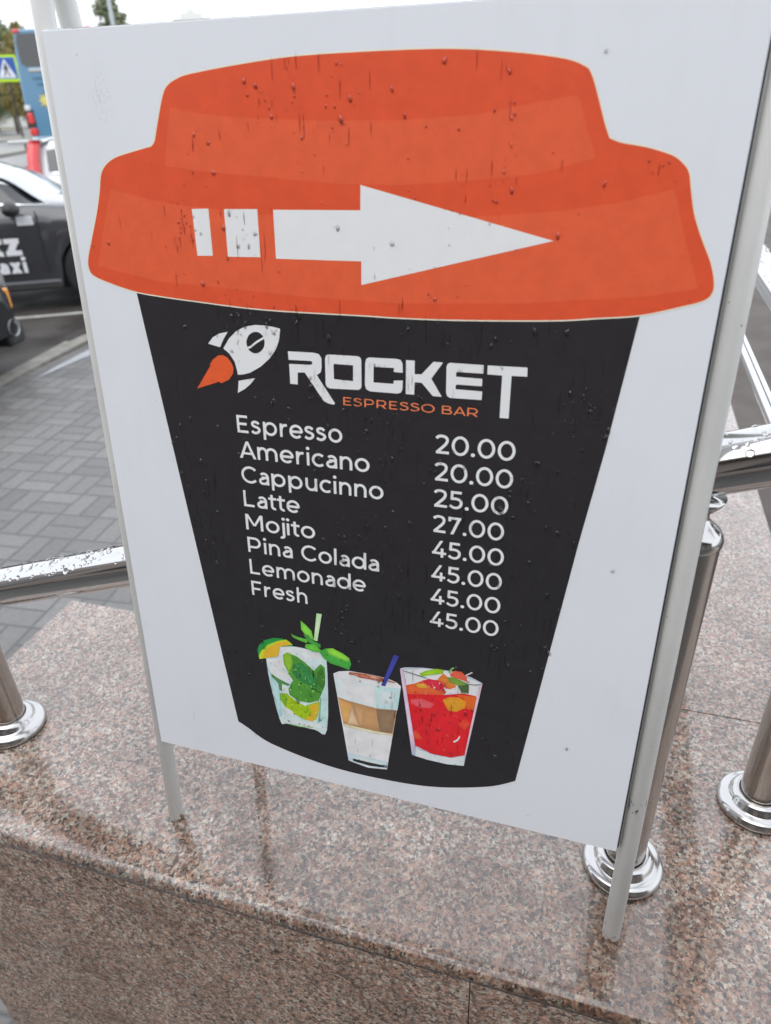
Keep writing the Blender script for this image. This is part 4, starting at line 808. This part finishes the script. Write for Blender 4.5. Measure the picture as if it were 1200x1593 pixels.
def mast():
    p = Vector((-56.6, 69.97, 0)); e = empty('lattice_mast', p, 'thin grey lattice mast far away above the coach roof', 'mast')
    bb = B()
    for a in range(4):
        sx, sy = (1, 1, -1, -1)[a], (1, -1, -1, 1)[a]; bb.tube([(sx * 1.0, sy * 1.0, 0), (sx * .16, sy * .16, 26)], [.07, .04], 6)
    for i in range(18):
        z = 26 * i / 18; r0, r1 = 1 - .84 * z / 26, 1 - .84 * (z + 1.44) / 26
        for a in range(4):
            c_ = [(1, 1), (1, -1), (-1, -1), (-1, 1)]; A_, C_ = c_[a], c_[(a + 1) % 4]
            bb.tube([(A_[0] * r0, A_[1] * r0, z), (C_[0] * r1, C_[1] * r1, z + 1.44)], .03, 5)
    bb.out('lattice', Mat('mast_grey', (.5, .5, .5), .6), e)
mast()

# ------------------------------------------------------------------ trees and far buildings
def leaf_mat(name, a, c):
    m = Mat(name, rough=0.6); i = m.n('ShaderNodeNewGeometry'); m.link(m.ramp(i.outputs['Random Per Island'], [(0, a), (1, c)]), 'Base Color'); return m
M_bark = plain('bark', (.06, .05, .04), (.16, .13, .10), 6, .9)
M_leaf = [leaf_mat('leaf_green', (.08, .11, .045), (.17, .20, .085)), leaf_mat('leaf_yellow', (.13, .11, .025), (.24, .19, .05)), leaf_mat('leaf_poplar', (.12, .15, .075), (.22, .24, .13))]
def tree(label, x, y, H, rad, kind, seed, slim=False):
    rd = random.Random(seed); e = empty('tree', (x, y, 0), label, 'tree', group='trees across the road')
    bb = B(); bb.tube([(0, 0, 0), (.05, .03, H * .3), (rd.uniform(-.2, .2), .1, H * .62), (0, 0, H * .9)], [H * .022, H * .017, H * .010, .02], 10)
    tips = []
    for i in range(9):
        z = H * rd.uniform(.25, .7); a = rd.uniform(0, 6.28); l = rad * rd.uniform(.5, .95); q = Vector((math.cos(a) * l, math.sin(a) * l, z + H * rd.uniform(.08, .22)))
        bb.tube([(0, 0, z), tuple(q * .5 + Vector((0, 0, z * .5))), tuple(q)], [H * .008, H * .005, .015], 6); tips.append(q)
    bb.out('trunk', M_bark, e)
    bb = B(); clumps = []
    for i in range(110 if not slim else 100):
        t = rd.random(); z = H * (.22 + .78 * t); env = rad * (math.sin(math.pi * min(1, (.12 + .88 * t)) ** (.8 if slim else .9)) ** .7)
        a = rd.uniform(0, 6.28); r_ = env * math.sqrt(rd.random()); clumps.append((Vector((math.cos(a) * r_, math.sin(a) * r_, z)), rad * rd.uniform(.12, .3)))
    for c, s_ in clumps:
        for _ in range(95):
            d = Vector((rd.gauss(0, 1), rd.gauss(0, 1), rd.gauss(0, .8))) * s_ * .6; p = c + d; u = Vector((rd.gauss(0, 1), rd.gauss(0, 1), rd.gauss(0, 1))).normalized(); w = u.orthogonal().normalized(); sz = rd.uniform(.07, .17) * (H / 9)
            bb.add([p - u * sz, p + w * sz * .55, p + u * sz, p - w * sz * .55], [(0, 1, 2, 3)])
    bb.out('crown', M_leaf[kind], e)
tree('tall slim poplar showing above the top left corner of the board', -36.4, 53.7, 8.5, 1.55, 2, 3, True)
tree('dense green tree at the left edge standing behind the crossing sign', -43.2, 49.6, 6.9, 2.2, 0, 5)
tree('yellowing tree between the dense green tree and the coach', -40.4, 48.0, 5.6, 1.7, 1, 9)
tree('low green bushy tree under the crossing sign', -47.5, 52.5, 3.6, 2.0, 0, 14)
tree('small autumn tree peeping over the coach roof', -42.2, 50.8, 6.7, 1.2, 1, 17)
M_bw = plain('render_grey', (.36, .35, .33), (.44, .43, .41), .3, .8); M_roof = plain('roof_sheet', (.42, .42, .41), (.5, .5, .49), .5, .7)
def building(label, c, rot, w, d, h, cols, rows, mw, name='building'):
    e = empty(name, c, label, 'building', rot)
    car_box('wall', (-w / 2, 0, 0), (w / 2, d, h), mw, e, 0); car_box('roof', (-w / 2 - .25, -.25, h), (w / 2 + .25, d + .25, h + .45), M_roof, e, .05)
    for i in range(cols):
        for j in range(rows):
            x = -w / 2 + w * (i + .5) / cols; z = 1.0 + (h - 1.2) * j / rows; ww = w / cols * .27; hh = (h - 1.2) / rows * .55
            o = car_box('window', (x - ww, -.04, z), (x + ww, .05, z + hh), M_grey, e, 0); car_box('pane', (x - ww + .08, -.05, z + .08), (x + ww - .08, -.035, z + hh - .08), M_glass, o, 0)
building('long grey two storey building across the road behind the trees', (-76, 82, 0), R(43), 46, 10, 7.7, 14, 2, M_bw)
building('small white kiosk with dark windows across the road', (-56.2, 64.0, 0), R(42), 13, 3, 4.3, 6, 1, plain('kiosk_white', (.55, .54, .52), (.62, .61, .6), .5, .6), 'kiosk')
def antenna_house():
    p = Vector((-94.8, 170.4, 0)); e = empty('tower_block', p, 'pale far tower block with stepped roof and antenna', 'building', R(29)); m = plain('haze_pale_block', (.56, .56, .54), (.62, .62, .6), .1, .9)  # distance haze is put into the block's pale wall colour
    car_box('wall', (-4.1, 0, 0), (4.1, 8, 17.4), m, e, 0); car_box('roof', (-2.4, 1, 17.4), (2.6, 7, 18.5), m, e, 0); car_box('roof_hut', (-.9, 2, 18.5), (.9, 5, 19.2), m, e, 0); bb = B(); bb.tube([(.1, 3, 19.2), (.1, 3, 21)], .2, 8); bb.out('antenna', M_grey, e)
    for i in range(4):
        for j in range(5): car_box('window', (-3.5 + i * 1.9, -.06, 1.2 + j * 3), (-2.5 + i * 1.9, .05, 2.6 + j * 3), M_grey, e, 0)
antenna_house()
far, *_ = make_car('parked_car', 'pale silver car parked far away across the road under the crossing sign', (-59.0, 67.2), 222, 4.2, 1.75, paint('car_silver', (.42, .46, .48)))
def wires():
    for i, z in enumerate((8.0, 8.7)):
        a, c = Vector((-80, 60, z + 4)), Vector((-15.6, 23.1, z - .2)); pts = [a.lerp(c, t / 24) - Vector((0, 0, 1.1 * math.sin(math.pi * t / 24))) for t in range(25)]
        bb = B(); m = (a + c) / 2; bb.tube([p - m for p in pts], .012, 5); o = bb.out('overhead_wire', M_dark); o.location = m
        tag(o, 'thin overhead wire, %s of the two strung to the lamp pole' % ('lower', 'upper')[i], 'wire', 'overhead wires')
wires()

# ------------------------------------------------------------------ the cafe front behind the photographer, seen only as reflections in the steel and wet stone
def cafe():
    e = empty('cafe_front', (1.0, -3.4, 0), 'taupe stone cafe front with dark glazed bays facing the parapet', 'building')
    m = plain('facade_stone', (.24, .20, .17), (.34, .29, .25), 1.2, .5)
    car_box('wall', (-16.0, -.4, 0), (9, 0, 4.6), m, e, 0); car_box('canopy', (-5.0, 0.003, 3.4), (7, 1.2, 3.6), m, e, 0)
    for i in range(8):
        o = car_box('window', (-15.2 + i * 2.9, -.02, .9), (-13.6 + i * 2.9, .03, 2.7), M_dark, e, 0); car_box('pane', (-15.1 + i * 2.9, .02, 1.0), (-13.7 + i * 2.9, .04, 2.6), M_glass, o, 0)
cafe()
